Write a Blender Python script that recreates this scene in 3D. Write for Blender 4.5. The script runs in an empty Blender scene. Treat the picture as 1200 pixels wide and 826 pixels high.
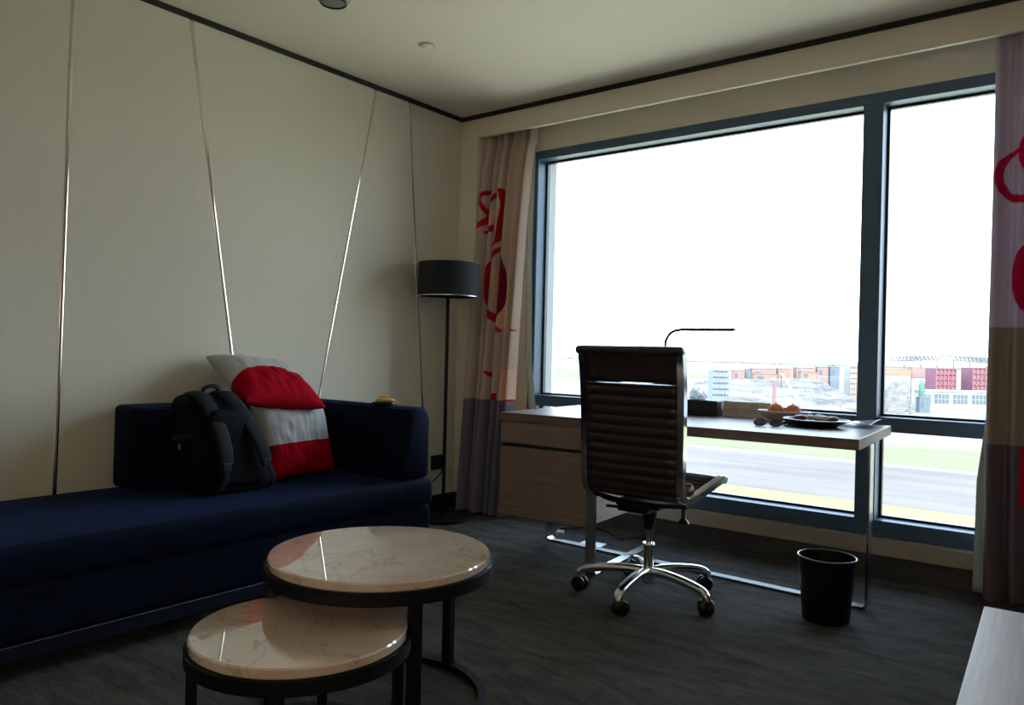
import bpy, bmesh, math, random
import numpy as np
from mathutils import Vector, Matrix, noise
R = math.radians
PI = math.pi
sc = bpy.context.scene
COL = sc.collection
random.seed(7)

# ------------------------------------------------------------------ materials
def mat(name, col, rough=0.6, metal=0.0, spec=0.5, **kw):
    m = bpy.data.materials.new(name); m.use_nodes = True
    b = m.node_tree.nodes['Principled BSDF']
    b.inputs['Base Color'].default_value = (*col, 1)
    b.inputs['Roughness'].default_value = rough
    b.inputs['Metallic'].default_value = metal
    b.inputs['Specular IOR Level'].default_value = spec
    for k, v in kw.items():
        b.inputs[k.replace('_', ' ')].default_value = v
    return m

def N(m, t, **kw):
    n = m.node_tree.nodes.new(t)
    for k, v in kw.items():
        setattr(n, k, v)
    return n

def L(m, a, b):
    m.node_tree.links.new(a, b)

def noise_col(m, c1, c2, scale=(10, 10, 10), detail=4, rough=0.6, lo=0.35, hi=0.65, coord='Object', distort=0.0, bump=0.0, bump_scale=None):
    """mottles the base colour between two colours with a procedural noise, optional bump"""
    b = m.node_tree.nodes['Principled BSDF']
    tc = N(m, 'ShaderNodeTexCoord'); mp = N(m, 'ShaderNodeMapping')
    mp.inputs['Scale'].default_value = scale
    L(m, tc.outputs[coord], mp.inputs['Vector'])
    n = N(m, 'ShaderNodeTexNoise'); n.inputs['Scale'].default_value = 1; n.inputs['Detail'].default_value = detail
    n.inputs['Roughness'].default_value = rough; n.inputs['Distortion'].default_value = distort
    L(m, mp.outputs['Vector'], n.inputs['Vector'])
    r = N(m, 'ShaderNodeValToRGB')
    r.color_ramp.elements[0].position = lo; r.color_ramp.elements[1].position = hi
    r.color_ramp.elements[0].color = (*c1, 1); r.color_ramp.elements[1].color = (*c2, 1)
    L(m, n.outputs['Fac'], r.inputs['Fac']); L(m, r.outputs['Color'], b.inputs['Base Color'])
    if bump:
        bp = N(m, 'ShaderNodeBump'); bp.inputs['Strength'].default_value = bump; bp.inputs['Distance'].default_value = 0.01
        n2 = n
        if bump_scale:
            n2 = N(m, 'ShaderNodeTexNoise'); n2.inputs['Scale'].default_value = bump_scale; n2.inputs['Detail'].default_value = 3
            L(m, tc.outputs[coord], n2.inputs['Vector'])
        L(m, n2.outputs['Fac'], bp.inputs['Height']); L(m, bp.outputs['Normal'], b.inputs['Normal'])
    return m

M = {}
M['wall'] = noise_col(mat('wall_covering', (.6, .56, .45), .75, spec=.2), (.69, .665, .575), (.705, .68, .588), (60, 60, 4), bump=.05)
M['paint'] = mat('cream_paint', (.84, .785, .67), .7, spec=.2)
M['ceil'] = mat('ceiling_paint', (.77, .715, .61), .8, spec=.2)
M['dark_gap'] = mat('dark_shadow_gap', (.012, .013, .015), .6)
M['sill'] = mat('sill_paint', (.42, .38, .30), .55)
M['lowpanel'] = noise_col(mat('dark_skirting', (.07, .06, .055), .5), (.06, .055, .05), (.085, .075, .065), (3, 3, 20))
M['black_base'] = mat('black_baseboard', (.012, .010, .009), .5)
M['backwall'] = mat('warm_beige_wall', (.78, .69, .56), .7)
M['frame'] = mat('blue_grey_aluminium', (.075, .13, .21), .45, .2)
M['chrome'] = mat('chrome', (.78, .79, .80), .12, 1.0)
M['brushed'] = mat('brushed_steel', (.62, .64, .66), .32, 1.0)
M['frame_steel'] = mat('frame_steel', (.60, .62, .64), .2, 1.0)
M['inlay'] = mat('metal_inlay', (.80, .74, .66), .12, 1.0)
M['black_metal'] = mat('black_metal', (.006, .0065, .008), .45, .0, .22)
M['black_plastic'] = mat('black_plastic', (.010, .010, .012), .35)
M['bin'] = mat('matt_black_plastic', (.004, .004, .005), .45, spec=.25)
M['rimpl'] = mat('rim_plastic', (.10, .10, .14), .25)
M['leather'] = mat('dark_leather', (.032, .021, .022), .36, spec=.5)
M['leather_box'] = mat('black_leatherette', (.006, .007, .010), .5)
M['shade'] = noise_col(mat('charcoal_shade', (.03, .035, .04), .8, spec=.2), (.018, .023, .027), (.028, .034, .040), (250, 250, 250), bump=.1)
M['white_plastic'] = mat('white_plastic', (.65, .64, .6), .4)
M['grey_plastic'] = mat('grey_plastic', (.22, .22, .21), .5)
M['wood_dark'] = noise_col(mat('brown_wood', (.2, .14, .11), .45), (.20, .135, .105), (.30, .215, .175), (4, 120, 120), 5, .6, .3, .7, bump=.04)
M['wood_top'] = noise_col(mat('brown_wood_top', (.2, .14, .11), .38), (.14, .085, .07), (.23, .15, .12), (3, 110, 110), 5, .6, .3, .7)
M['wood_light'] = noise_col(mat('pale_wood', (.42, .33, .28), .42), (.36, .28, .25), (.50, .40, .35), (90, 4, 60), 5, .6, .3, .7)
M['wood_side'] = noise_col(mat('brown_wood_lit', (.40, .31, .26), .5), (.34, .25, .21), (.44, .34, .29), (90, 4, 90), 5, .6, .3, .7)  # desk wood made lighter and pinker: window light painted into the colour
M['velvet'] = noise_col(mat('navy_velvet', (.004, .008, .026), .85, spec=.10, Sheen_Weight=.16, Sheen_Roughness=.35), (.002, .004, .014), (.004, .0075, .024), (7, 7, 7), 3, bump=.10)
M['velvet'].node_tree.nodes['Principled BSDF'].inputs['Sheen Tint'].default_value = (.10, .25, .75, 1)
M['rail'] = mat('sofa_rail_steel', (.07, .085, .13), .35, 1.0)
M['marble'] = mat('cream_marble', (.6, .5, .4), .03, spec=.6, Coat_Weight=1.0, Coat_Roughness=.01, Coat_IOR=2.0)
M['grey_cloth'] = noise_col(mat('silver_grey_satin', (.42, .40, .40), .55, Sheen_Weight=.3), (.36, .35, .36), (.44, .43, .44), (200, 200, 200), bump=.15, bump_scale=14)
M['red_cloth'] = noise_col(mat('crimson_velvet', (.36, .006, .018), .85, spec=.05), (.30, .001, .010), (.40, .002, .016), (30, 30, 30), bump=.2, bump_scale=12)
M['nylon'] = noise_col(mat('black_nylon', (.01, .01, .011), .75, spec=.15), (.0018, .0018, .0022), (.004, .004, .005), (40, 40, 40), bump=.3, bump_scale=30)
M['strap'] = noise_col(mat('charcoal_webbing', (.02, .024, .03), .75, spec=.15), (.014, .018, .024), (.022, .027, .035), (120, 120, 120), bump=.2)
M['carpet'] = mat('charcoal_carpet', (.05, .05, .05), .95, spec=.1)
M['peach'] = noise_col(mat('peach_skin', (.7, .2, .05), .55), (.62, .045, .03), (.85, .36, .08), (14, 14, 14), 2, .5, .3, .7)
M['ceramic'] = mat('pale_ceramic', (.62, .57, .50), .35)
M['tray'] = mat('dark_dish', (.015, .013, .012), .3)
M['snack_red'] = mat('brown_snack', (.30, .09, .06), .5)
M['snack_white'] = mat('white_wrapper', (.8, .8, .82), .35)
M['paper'] = mat('white_paper', (.75, .77, .8), .6)
M['card'] = noise_col(mat('kraft_card', (.36, .29, .24), .8), (.48, .42, .385), (.55, .48, .44), (60, 60, 60))
M['ink'] = mat('dark_ink', (.06, .05, .05), .8)
M['lens'] = mat('violet_lens', (.05, .045, .10), .08, spec=.8)
M['yellow'] = mat('yellow_leather', (.62, .40, .07), .5)
M['brown_leather'] = mat('brown_leather', (.20, .09, .04), .5)
m = M['tissue'] = mat('tissue_paper', (.8, .82, .85), .9)
bt = N(m, 'ShaderNodeBsdfTranslucent'); bt.inputs['Color'].default_value = (.8, .83, .87, 1); am = N(m, 'ShaderNodeMixShader'); am.inputs[0].default_value = .55
L(m, m.node_tree.nodes['Principled BSDF'].outputs[0], am.inputs[1]); L(m, bt.outputs[0], am.inputs[2]); L(m, am.outputs[0], m.node_tree.nodes['Material Output'].inputs['Surface'])

# carpet: mottled charcoal pile with worn tracks
m = M['carpet']; noise_col(m, (.042, .041, .040), (.140, .130, .116), (4, 13, 4), 9, .78, .34, .68, distort=.6, bump=.6, bump_scale=140)
# marble: cream ground with soft pink clouds and thin grey-brown veins
m = M['marble']; b = m.node_tree.nodes['Principled BSDF']
tc = N(m, 'ShaderNodeTexCoord'); n1 = N(m, 'ShaderNodeTexNoise'); n1.inputs['Scale'].default_value = 5; n1.inputs['Detail'].default_value = 5
L(m, tc.outputs['Object'], n1.inputs['Vector'])
r1 = N(m, 'ShaderNodeValToRGB'); r1.color_ramp.elements[0].color = (.80, .60, .47, 1); r1.color_ramp.elements[1].color = (.90, .75, .62, 1)
r1.color_ramp.elements[0].position = .35; r1.color_ramp.elements[1].position = .65
L(m, n1.outputs['Fac'], r1.inputs['Fac'])
n2 = N(m, 'ShaderNodeTexNoise'); n2.inputs['Scale'].default_value = 4.2; n2.inputs['Detail'].default_value = 6; n2.inputs['Distortion'].default_value = 1.6
L(m, tc.outputs['Object'], n2.inputs['Vector'])
r2 = N(m, 'ShaderNodeValToRGB'); e = r2.color_ramp.elements
e[0].position = .487; e[0].color = (0, 0, 0, 1); e[1].position = .5; e[1].color = (1, 1, 1, 1); e3 = e.new(.513); e3.color = (0, 0, 0, 1)
L(m, n2.outputs['Fac'], r2.inputs['Fac'])
mx = N(m, 'ShaderNodeMix', data_type='RGBA'); mx.inputs[7].default_value = (.40, .25, .19, 1)
mu = N(m, 'ShaderNodeMath', operation='MULTIPLY'); mu.inputs[1].default_value = .55
L(m, r2.outputs['Color'], mu.inputs[0]); L(m, mu.outputs[0], mx.inputs[0]); L(m, r1.outputs['Color'], mx.inputs[6]); L(m, mx.outputs[2], b.inputs['Base Color'])
# curtain cloth: woven pattern stored as a colour attribute of the cloth
m = M['curtain'] = mat('curtain_cloth', (.4, .33, .3), .8, spec=.15)
a = N(m, 'ShaderNodeVertexColor'); a.layer_name = 'Pattern'; L(m, a.outputs['Color'], m.node_tree.nodes['Principled BSDF'].inputs['Base Color'])
bt = N(m, 'ShaderNodeBsdfTranslucent'); L(m, a.outputs['Color'], bt.inputs['Color']); am = N(m, 'ShaderNodeMixShader'); am.inputs[0].default_value = .22
L(m, m.node_tree.nodes['Principled BSDF'].outputs[0], am.inputs[1]); L(m, bt.outputs[0], am.inputs[2]); L(m, am.outputs[0], m.node_tree.nodes['Material Output'].inputs['Surface'])
M['lining'] = mat('pale_lining', (.55, .60, .56), .85, spec=.1)
# glass: clear architectural pane with a fresnel reflection
m = M['glass'] = bpy.data.materials.new('window_glass'); m.use_nodes = True; nt = m.node_tree; nt.nodes.clear()
o = N(m, 'ShaderNodeOutputMaterial'); t = N(m, 'ShaderNodeBsdfTransparent'); t.inputs[0].default_value = (.95, .96, .96, 1)
g = N(m, 'ShaderNodeBsdfGlossy'); g.inputs['Roughness'].default_value = .0
f = N(m, 'ShaderNodeFresnel'); f.inputs['IOR'].default_value = 1.3
mxs = N(m, 'ShaderNodeMixShader'); L(m, f.outputs[0], mxs.inputs[0]); L(m, t.outputs[0], mxs.inputs[1]); L(m, g.outputs[0], mxs.inputs[2]); L(m, mxs.outputs[0], o.inputs[0])
m = M['clear'] = bpy.data.materials.new('clear_film'); m.use_nodes = True; nt = m.node_tree; nt.nodes.clear()
o = N(m, 'ShaderNodeOutputMaterial'); t = N(m, 'ShaderNodeBsdfTransparent'); t.inputs[0].default_value = (.8, .85, .9, 1)
g = N(m, 'ShaderNodeBsdfPrincipled'); g.inputs['Base Color'].default_value = (.7, .76, .82, 1); g.inputs['Roughness'].default_value = .2
mxs = N(m, 'ShaderNodeMixShader'); mxs.inputs[0].default_value = .55; L(m, t.outputs[0], mxs.inputs[1]); L(m, g.outputs[0], mxs.inputs[2]); L(m, mxs.outputs[0], o.inputs[0])
# outdoors
M['lamp_glow'] = mat('lamp_glow', (.8, .7, .55), .5)
M['lamp_glow'].node_tree.nodes['Principled BSDF'].inputs['Emission Color'].default_value = (1, .90, .75, 1)
M['lamp_glow'].node_tree.nodes['Principled BSDF'].inputs['Emission Strength'].default_value = 6
AL = .25          # reflectance level of the open land and buildings outside
def o3(c, k=1.0): return tuple(x*AL*k for x in c)
def onoise(nm, c1, c2, sc_, k=1.0, **kw): return noise_col(mat(nm, o3(c1, k), .9, spec=.05), o3(c1, k), o3(c2, k), sc_, 6, **kw)
def omat(nm, c, r=.7, k=1.35): return mat(nm, o3(c, k), r, spec=.1)
M['ground'] = onoise('pale_concrete_ground', (.68, .60, .51), (.74, .66, .56), (.02, .06, .02))
M['bounce_ground'] = noise_col(mat('pale_bounce_ground', (.7, .62, .45), .9, spec=.1), (.70, .60, .40), (.78, .68, .47), (.2, .2, .2))  # bright warm reflector colour for the added ground out of view
M['grass'] = onoise('dry_grass', (.66, .56, .28), (.74, .63, .34), (.03, .15, .03))
M['grass_green'] = onoise('mown_grass', (.52, .52, .28), (.64, .60, .36), (.03, .15, .03))
M['tarmac'] = onoise('worn_tarmac', (.47, .395, .355), (.60, .505, .455), (.03, .12, .03))
M['haze_tree'] = onoise('distant_foliage', (.42, .47, .43), (.52, .57, .52), (.05, .05, .05), 1.6)
M['orange_cab'] = omat('orange_cladding', (.74, .46, .33))
M['pink_cab'] = omat('faded_red_cladding', (.66, .45, .42))
M['grey_cab'] = omat('grey_cladding', (.33, .40, .48))
M['scaff'] = omat('scaffold_grey', (.42, .48, .54))
M['netting'] = omat('pale_netting', (.56, .62, .67))
M['earth'] = onoise('dug_earth', (.33, .33, .34), (.74, .66, .57), (.05, .05, .40), 1.05, rough=.7, lo=.38, hi=.62)
M['silo'] = onoise('spoil_rock', (.40, .40, .41), (.62, .57, .52), (.2, .2, .6), 1.1)
M['crane_white'] = omat('crane_white', (.95, .92, .88))
M['crane_red'] = omat('crane_red', (.72, .32, .33))
M['red_frame'] = onoise('red_steel_cladding', (.62, .24, .29), (.48, .32, .42), (.25, .25, .25), 1.35)
M['green_tarp'] = omat('green_tarp', (.22, .46, .36))
M['white_wall'] = omat('white_render', (.85, .84, .80))
M['win_dark'] = omat('shed_window', (.26, .32, .37), .4)
M['steel_pale'] = omat('pale_steel', (.36, .37, .38))
M['fin'] = mat('pale_facade_fin', (.155, .175, .18), .6)

# ------------------------------------------------------------------ mesh helpers
class MB:
    def __init__(self): self.bm = bmesh.new()
    def _mi(self, faces, mi):
        for f in faces: f.material_index = mi
    def box(self, p0, p1, bevel=0.0, seg=2, mi=0, mtx=None):
        x0, y0, z0 = p0; x1, y1, z1 = p1
        r = bmesh.ops.create_cube(self.bm, size=1)
        vs = r['verts']
        bmesh.ops.scale(self.bm, vec=(abs(x1-x0), abs(y1-y0), abs(z1-z0)), verts=vs)
        bmesh.ops.translate(self.bm, vec=((x0+x1)/2, (y0+y1)/2, (z0+z1)/2), verts=vs)
        fs = {f for v in vs for f in v.link_faces}
        if bevel > 0:
            es = {e for v in vs for e in v.link_edges}
            rb = bmesh.ops.bevel(self.bm, geom=list(es), offset=bevel, segments=seg, profile=.5, affect='EDGES')
            vs = list({v for f in rb['faces'] for v in f.verts}); fs = {f for v in vs for f in v.link_faces}
        self._mi(fs, mi)
        if mtx is not None: bmesh.ops.transform(self.bm, matrix=mtx, verts=list({v for f in fs for v in f.verts}))
        return self
    def prism(self, pts, a0, a1, axis='x', bevel=0.0, seg=2, mi=0):
        """closed 2D outline extruded along an axis; pts are the other two coordinates in order"""
        def P(p, a):
            return {'x': (a, p[0], p[1]), 'y': (p[0], a, p[1]), 'z': (p[0], p[1], a)}[axis]
        v0 = [self.bm.verts.new(P(p, a0)) for p in pts]; v1 = [self.bm.verts.new(P(p, a1)) for p in pts]
        n = len(pts); fs = [self.bm.faces.new(v0[::-1]), self.bm.faces.new(v1)]
        for i in range(n): fs.append(self.bm.faces.new((v0[i], v0[(i+1) % n], v1[(i+1) % n], v1[i])))
        bmesh.ops.recalc_face_normals(self.bm, faces=fs)
        if bevel > 0:
            es = list({e for f in fs for e in f.edges})
            rb = bmesh.ops.bevel(self.bm, geom=es, offset=bevel, segments=seg, profile=.5, affect='EDGES')
        self._mi(fs if bevel == 0 else self.bm.faces[:], mi) if mi else None
        return self
    def lathe(self, prof, c=(0, 0, 0), n=48, mi=0, close=False, sx=1, sy=1):
        """profile of (r, z) turned about the vertical through c"""
        rings = []
        for r, z in prof:
            if r < 1e-6: rings.append([self.bm.verts.new((c[0], c[1], c[2]+z))])
            else: rings.append([self.bm.verts.new((c[0]+sx*r*math.cos(2*PI*i/n), c[1]+sy*r*math.sin(2*PI*i/n), c[2]+z)) for i in range(n)])
        fs = []
        pairs = list(zip(rings, rings[1:])) + ([(rings[-1], rings[0])] if close else [])
        for a, b in pairs:
            for i in range(n):
                j = (i+1) % n
                if len(a) == 1 and len(b) == 1: continue
                if len(a) == 1: fs.append(self.bm.faces.new((a[0], b[i], b[j])))
                elif len(b) == 1: fs.append(self.bm.faces.new((a[i], a[j], b[0])))
                else: fs.append(self.bm.faces.new((a[i], a[j], b[j], b[i])))
        if not close:
            for rg in (rings[0], rings[-1]):
                if len(rg) > 1: fs.append(self.bm.faces.new(rg))
        bmesh.ops.recalc_face_normals(self.bm, faces=fs); self._mi(fs, mi)
        return self
    def sweep(self, path, section, up=None, closed=False, mi=0, scale=None):
        """2D section (a along side, b along normal) swept along a 3D path"""
        path = [Vector(p) for p in path]; n = len(path); rings = []
        prev = None
        for i, p in enumerate(path):
            if closed: t = path[(i+1) % n]-path[i-1]
            else: t = path[min(i+1, n-1)]-path[max(i-1, 0)]
            t.normalize()
            if up is not None:
                u = Vector(up[i] if isinstance(up, list) else up)
                s = t.cross(u)
                if s.length < 1e-4: s = t.orthogonal()
                s.normalize(); nn = s.cross(t)
            else:
                if prev is None:
                    s = t.orthogonal().normalized()
                else:
                    s = (prev-t*prev.dot(t)).normalized()
                nn = s.cross(t); prev = s
            k = scale[i] if scale else 1
            rings.append([self.bm.verts.new(p+s*a*k+nn*b*k) for a, b in section])
        m_ = len(section); fs = []
        pr = list(zip(rings, rings[1:])) + ([(rings[-1], rings[0])] if closed else [])
        for a, b in pr:
            for i in range(m_):
                j = (i+1) % m_; fs.append(self.bm.faces.new((a[i], a[j], b[j], b[i])))
        if not closed: fs += [self.bm.faces.new(rings[0][::-1]), self.bm.faces.new(rings[-1])]
        bmesh.ops.recalc_face_normals(self.bm, faces=fs); self._mi(fs, mi)
        return self
    def tube(self, path, r, n=10, closed=False, mi=0, scale=None):
        return self.sweep(path, [(r*math.cos(2*PI*i/n), r*math.sin(2*PI*i/n)) for i in range(n)], None, closed, mi, scale)
    def bar(self, path, w, t, up=(0, 0, 1), closed=False, mi=0):
        return self.sweep(path, [(-w/2, -t/2), (w/2, -t/2), (w/2, t/2), (-w/2, t/2)], up, closed, mi)
    def grid(self, nu, nv, fn, mi=None, closed_u=False):
        vs = [[self.bm.verts.new(fn(i/nu, j/nv)) for j in range(nv+1)] for i in range(nu if closed_u else nu+1)]
        for i in range(nu):
            for j in range(nv):
                a, b = vs[i], vs[(i+1) % len(vs)]
                f = self.bm.faces.new((a[j], b[j], b[j+1], a[j+1]))
                if mi: f.material_index = mi((i+.5)/nu, (j+.5)/nv)
        return self
    def sphere(self, c, r, s=(1, 1, 1), mi=0, u=24, v=16):
        rr = bmesh.ops.create_uvsphere(self.bm, u_segments=u, v_segments=v, radius=r)
        bmesh.ops.scale(self.bm, vec=s, verts=rr['verts']); bmesh.ops.translate(self.bm, vec=c, verts=rr['verts'])
        self._mi({f for q in rr['verts'] for f in q.link_faces}, mi); return self
    def build(self, name, mats, parent=None, smooth=False, recalc=False, loc=None, rot=None, angle=None):
        if recalc: bmesh.ops.recalc_face_normals(self.bm, faces=self.bm.faces)
        me = bpy.data.meshes.new(name); self.bm.to_mesh(me); self.bm.free()
        for mm in (mats if isinstance(mats, (list, tuple)) else [mats]): me.materials.append(M[mm])
        if smooth or angle:
            for p in me.polygons: p.use_smooth = True
            if angle: me.set_sharp_from_angle(angle=R(angle))
        ob = bpy.data.objects.new(name, me); COL.objects.link(ob)
        if parent: ob.parent = parent
        if loc: ob.location = loc
        if rot: ob.rotation_euler = rot
        return ob

def tag(o, label=None, cat=None, group=None, kind=None):
    if label: o['label'] = label
    if cat: o['category'] = cat
    if group: o['group'] = group
    if kind: o['kind'] = kind
    return o

def thing(name, label, cat, loc=(0, 0, 0), rz=0, group=None):
    o = bpy.data.objects.new(name, None); COL.objects.link(o); o.empty_display_size = .1
    o.location = loc; o.rotation_euler = (0, 0, rz)
    return tag(o, label, cat, group)

def struct(o): o['kind'] = 'structure'; return o
def sub(o, lv=1, rl=0):
    s = o.modifiers.new('smooth', 'SUBSURF'); s.levels = lv; s.render_levels = lv; return o

def circ(r, n=64, z=0, a0=0, a1=2*PI, c=(0, 0)):
    full = abs(a1-a0-2*PI) < 1e-6
    k = n if full else n+1
    return [(c[0]+r*math.cos(a0+(a1-a0)*i/n), c[1]+r*math.sin(a0+(a1-a0)*i/n), z) for i in range(k)]

def smooth_path(pts, n=8):
    """Catmull-Rom through the points"""
    P = [Vector(p) for p in pts]; P = [2*P[0]-P[1]]+P+[2*P[-1]-P[-2]]; out = []
    for i in range(1, len(P)-2):
        for k in range(n):
            t = k/n; a, b, c, d = P[i-1], P[i], P[i+1], P[i+2]
            out.append(.5*((2*b)+(-a+c)*t+(2*a-5*b+4*c-d)*t*t+(-a+3*b-3*c+d)*t**3))
    out.append(P[-2]); return out

# ------------------------------------------------------------------ room
XL, XR, YB, YW, H = -3.445, 1.7, -1.9, 4.10, 2.60
YP = 3.85                      # pelmet and pier face
struct(MB().box((XL-.15, YB-.15, -.12), (XR+.15, YW+.3, 0)).build('floor', 'carpet'))
struct(MB().box((XL-.15, YB-.15, H), (XR+.15, YW+.3, H+.15)).build('ceiling', 'ceil'))
struct(MB().box((XL-.15, YB-.15, 0), (XL, YW+.3, H)).build('wall_left', 'wall'))
struct(MB().box((XR, YB-.15, 0), (XR+.15, YW+.3, H)).build('wall_right', 'backwall'))
struct(MB().box((XL, YB-.15, 0), (XR, YB, H)).build('wall_back', 'backwall'))
w = MB()
WX0, WX1, WZ0, WZ1 = -3.03, .10, .18, 2.37
w.box((XL, YW, 0), (XR, YW+.3, WZ0-.002)); w.box((XL, YW, WZ1), (XR, YW+.3, H)); w.box((XL, YW, WZ0-.002), (WX0, YW+.3, WZ1)); w.box((WX1, YW, WZ0-.002), (XR, YW+.3, WZ1))
struct(w.build('wall_window', 'paint'))
struct(MB().box((XL, YP, 0), (-3.30, YW, H)).build('wall_pier', 'paint'))
struct(MB().box((-3.30, YP, 2.449), (XR, YP+.028, H), .002, 1).build('trim_1', 'paint'))           # pelmet board of the curtain pocket
struct(MB().box((XL, YB, H-.026), (XL+.012, YP, H)).build('trim_2', 'dark_gap'))
struct(MB().box((XL, YP-.012, H-.026), (XR, YP, H)).build('trim_3', 'dark_gap'))
struct(MB().box((-3.30, YW-.035, .095), (XR, YW+.002, .178), .004, 1).build('trim_4', 'sill'))
k = MB().box((-3.30, YW-.012, 0), (XR, YW+.002, .095))
for x in (-2.62, -2.02, -1.42, -.98, -.5, .1): k.box((x, YW-.0145, .004), (x+.012, YW-.012, .092))
struct(k.build('baseboard_window', 'lowpanel'))
struct(MB().box((XL, 2.80, 0), (XL+.014, YP, .10), .003, 1).build('baseboard_left', 'black_base'))
struct(MB().box((XL+.014, YP-.014, 0), (-3.30, YP, .10), .003, 1).build('baseboard_pier', 'black_base'))
# metal inlay strips set slanting into the left wall
for i, (ya, za, yb, zb) in enumerate([(1.402, 2.574, 1.372, .30), (1.920, 2.574, 2.213, .78), (3.083, 2.574, 2.705, .70), (3.358, 2.574, 3.558, .50)]):
    d = Vector((0, yb-ya, zb-za)).normalized()
    struct(MB().sweep([(XL, ya, za), (XL, yb, zb)], [(.0085*math.cos(PI*q/8), .0024*math.sin(PI*q/8)) for q in range(9)], (1, 0, 0)).build('trim_%d' % (5+i), 'inlay', angle=60))

# window
win = bpy.data.objects.new('window_1', None); COL.objects.link(win); win['kind'] = 'structure'; win.location = (-1.0, YW, WZ0)
def W(p): return (p[0]+1.0, p[1]-YW, p[2]-WZ0)
def wbox(b, p0, p1): return b.box(W(p0), W(p1), .003, 1)
fy0, fy1 = YW-.004, YW+.13
b = MB()
wbox(b, (WX0, fy0, WZ1-.055), (WX1, fy1, WZ1)); wbox(b, (WX0, fy0, WZ0), (WX1, fy1, WZ0+.078))
wbox(b, (WX0, fy0, WZ0+.078), (WX0+.05, fy1, WZ1-.055)); wbox(b, (WX1-.05, fy0, WZ0+.078), (WX1, fy1, WZ1-.055))
b.build('window_frame', 'frame', win)
wbox(MB(), (-.978, fy0-.006, WZ0+.078), (-.886, fy1, WZ1-.055)).build('mullion', 'frame', win)
for x0, x1 in ((WX0+.05, -.978), (-.886, WX1-.05)):
    wbox(MB(), (x0, fy0, .700), (x1, fy1, .766)).build('transom', 'frame', win)
    for z0, z1 in ((WZ0+.078, .700), (.766, WZ1-.055)):
        MB().box(W((x0, YW+.10, z0)), W((x1, YW+.108, z1))).build('glass_pane', 'glass', win)
        g = MB()
        for q0, q1 in (((x0, YW+.090, z0), (x1, YW+.118, z0+.012)), ((x0, YW+.090, z1-.012), (x1, YW+.118, z1)), ((x0, YW+.090, z0+.012), (x0+.012, YW+.118, z1-.012)), ((x1-.012, YW+.090, z0+.012), (x1, YW+.118, z1-.012))):
            g.box(W(q0), W(q1))
        g.build('gasket', 'black_plastic', win)
# pale fin outside the left jamb
struct(MB().box((-3.14, YW+.132, WZ0-.1), (-2.978, YW+.205, WZ1+.1)).build('trim_9', 'fin'))

# ------------------------------------------------------------------ curtains
def curtain(name, label, x_top, x_bot, y0, z0, z1, folds, strokes, blocks, colours, lining, seed=0, fwd_=0.0, deep=1.0):
    t = thing(name, label, 'curtain', ((x_bot[0]+x_bot[1])/2, y0, z0))
    ox, oy, oz = t.location
    nu, nv = 320, 460
    rnd = random.Random(seed)
    ph = [rnd.uniform(0, 6.28) for _ in range(6)]
    def pos(s, v):
        z = z0+(z1-z0)*v
        xa = x_bot[0]+(x_top[0]-x_bot[0])*v; xb = x_bot[1]+(x_top[1]-x_bot[1])*v
        amp = (.020+.018*(1-v))*deep
        ss = s+.012*math.sin(2*PI*folds*s*.5+ph[0]+v*.6)
        y = y0-fwd_*max(0, 1-v/.93)**.5+amp*math.sin(2*PI*folds*s+ph[1]+.5*math.sin(3*v+ph[2]))+.5*amp*math.sin(2*PI*folds*.57*s+ph[3]+.7*v)+.006*math.sin(2*PI*folds*2.1*s+ph[4])
        x = xa+(xb-xa)*s+.004*math.cos(2*PI*folds*s+ph[1])*(1-.4*v)+.004*math.sin(5*v+ph[5])
        return x, y, z
    b = MB(); b.grid(nu, nv, lambda s, v: (lambda q: (q[0]-ox, q[1]-oy, q[2]-oz))(pos(s, v)))
    ob = b.build('drape', 'curtain', t, smooth=True)
    me = ob.data; me.materials[0] = M['curtain']
    n = len(me.vertices); s = np.repeat(np.arange(nu+1)/nu, nv+1); v = np.tile(np.arange(nv+1)/nv, nu+1)
    zz = z0+(z1-z0)*v; xx = (x_bot[0]+(x_top[0]-x_bot[0])*v)*(1-s)+(x_bot[1]+(x_top[1]-x_bot[1])*v)*s
    colr = np.zeros((n, 4)); colr[:, 3] = 1; colr[:, :3] = colours['top']
    for x0, x1, za, zb, c in blocks:
        k = (xx >= x0) & (xx <= x1) & (zz >= za) & (zz <= zb); colr[k, :3] = c
    for pts, c in strokes:
        p = [Vector(q) for q in smooth_path([(q[0], q[1], q[2]) for q in pts], 8)]
        for a_, b_ in zip(p, p[1:]):
            dx, dz = b_.x-a_.x, b_.y-a_.y; l2 = dx*dx+dz*dz+1e-9
            tt = np.clip(((xx-a_.x)*dx+(zz-a_.y)*dz)/l2, 0, 1)
            d = np.hypot(xx-a_.x-tt*dx, zz-a_.y-tt*dz)
            colr[d < a_.z+(b_.z-a_.z)*tt, :3] = c
    k = zz < colours['split']; keep = np.zeros(n, bool)
    for x0, x1, za, zb, c in colours.get('over', []):
        q = (xx >= x0) & (xx <= x1) & (zz >= za) & (zz <= zb); colr[q, :3] = c; keep |= q
    colr[k & ~keep, :3] = colours['bottom']
    at = me.color_attributes.new('Pattern', 'FLOAT_COLOR', 'POINT'); at.data.foreach_set('color', colr.astype(np.float32).ravel())
    sm = ob.modifiers.new('thick', 'SOLIDIFY'); sm.thickness = .003
    if lining:
        lx0, lx1, dy = lining; dirl = 1 if lx0 < x_bot[0] else -1
        lb = MB(); lb.grid(30, 60, lambda s, v: (lx0+(lx1-lx0)*s+.008*math.sin(7*v)+dirl*.055*max(0, min(1, (v-.20)/.2))-ox, y0+dy+.010*math.sin(9*s+2*v)-oy, (z1-z0)*v*.985))
        lo = lb.build('lining', 'lining', t, smooth=True); sm = lo.modifiers.new('thick', 'SOLIDIFY'); sm.thickness = .002
    return t

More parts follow.
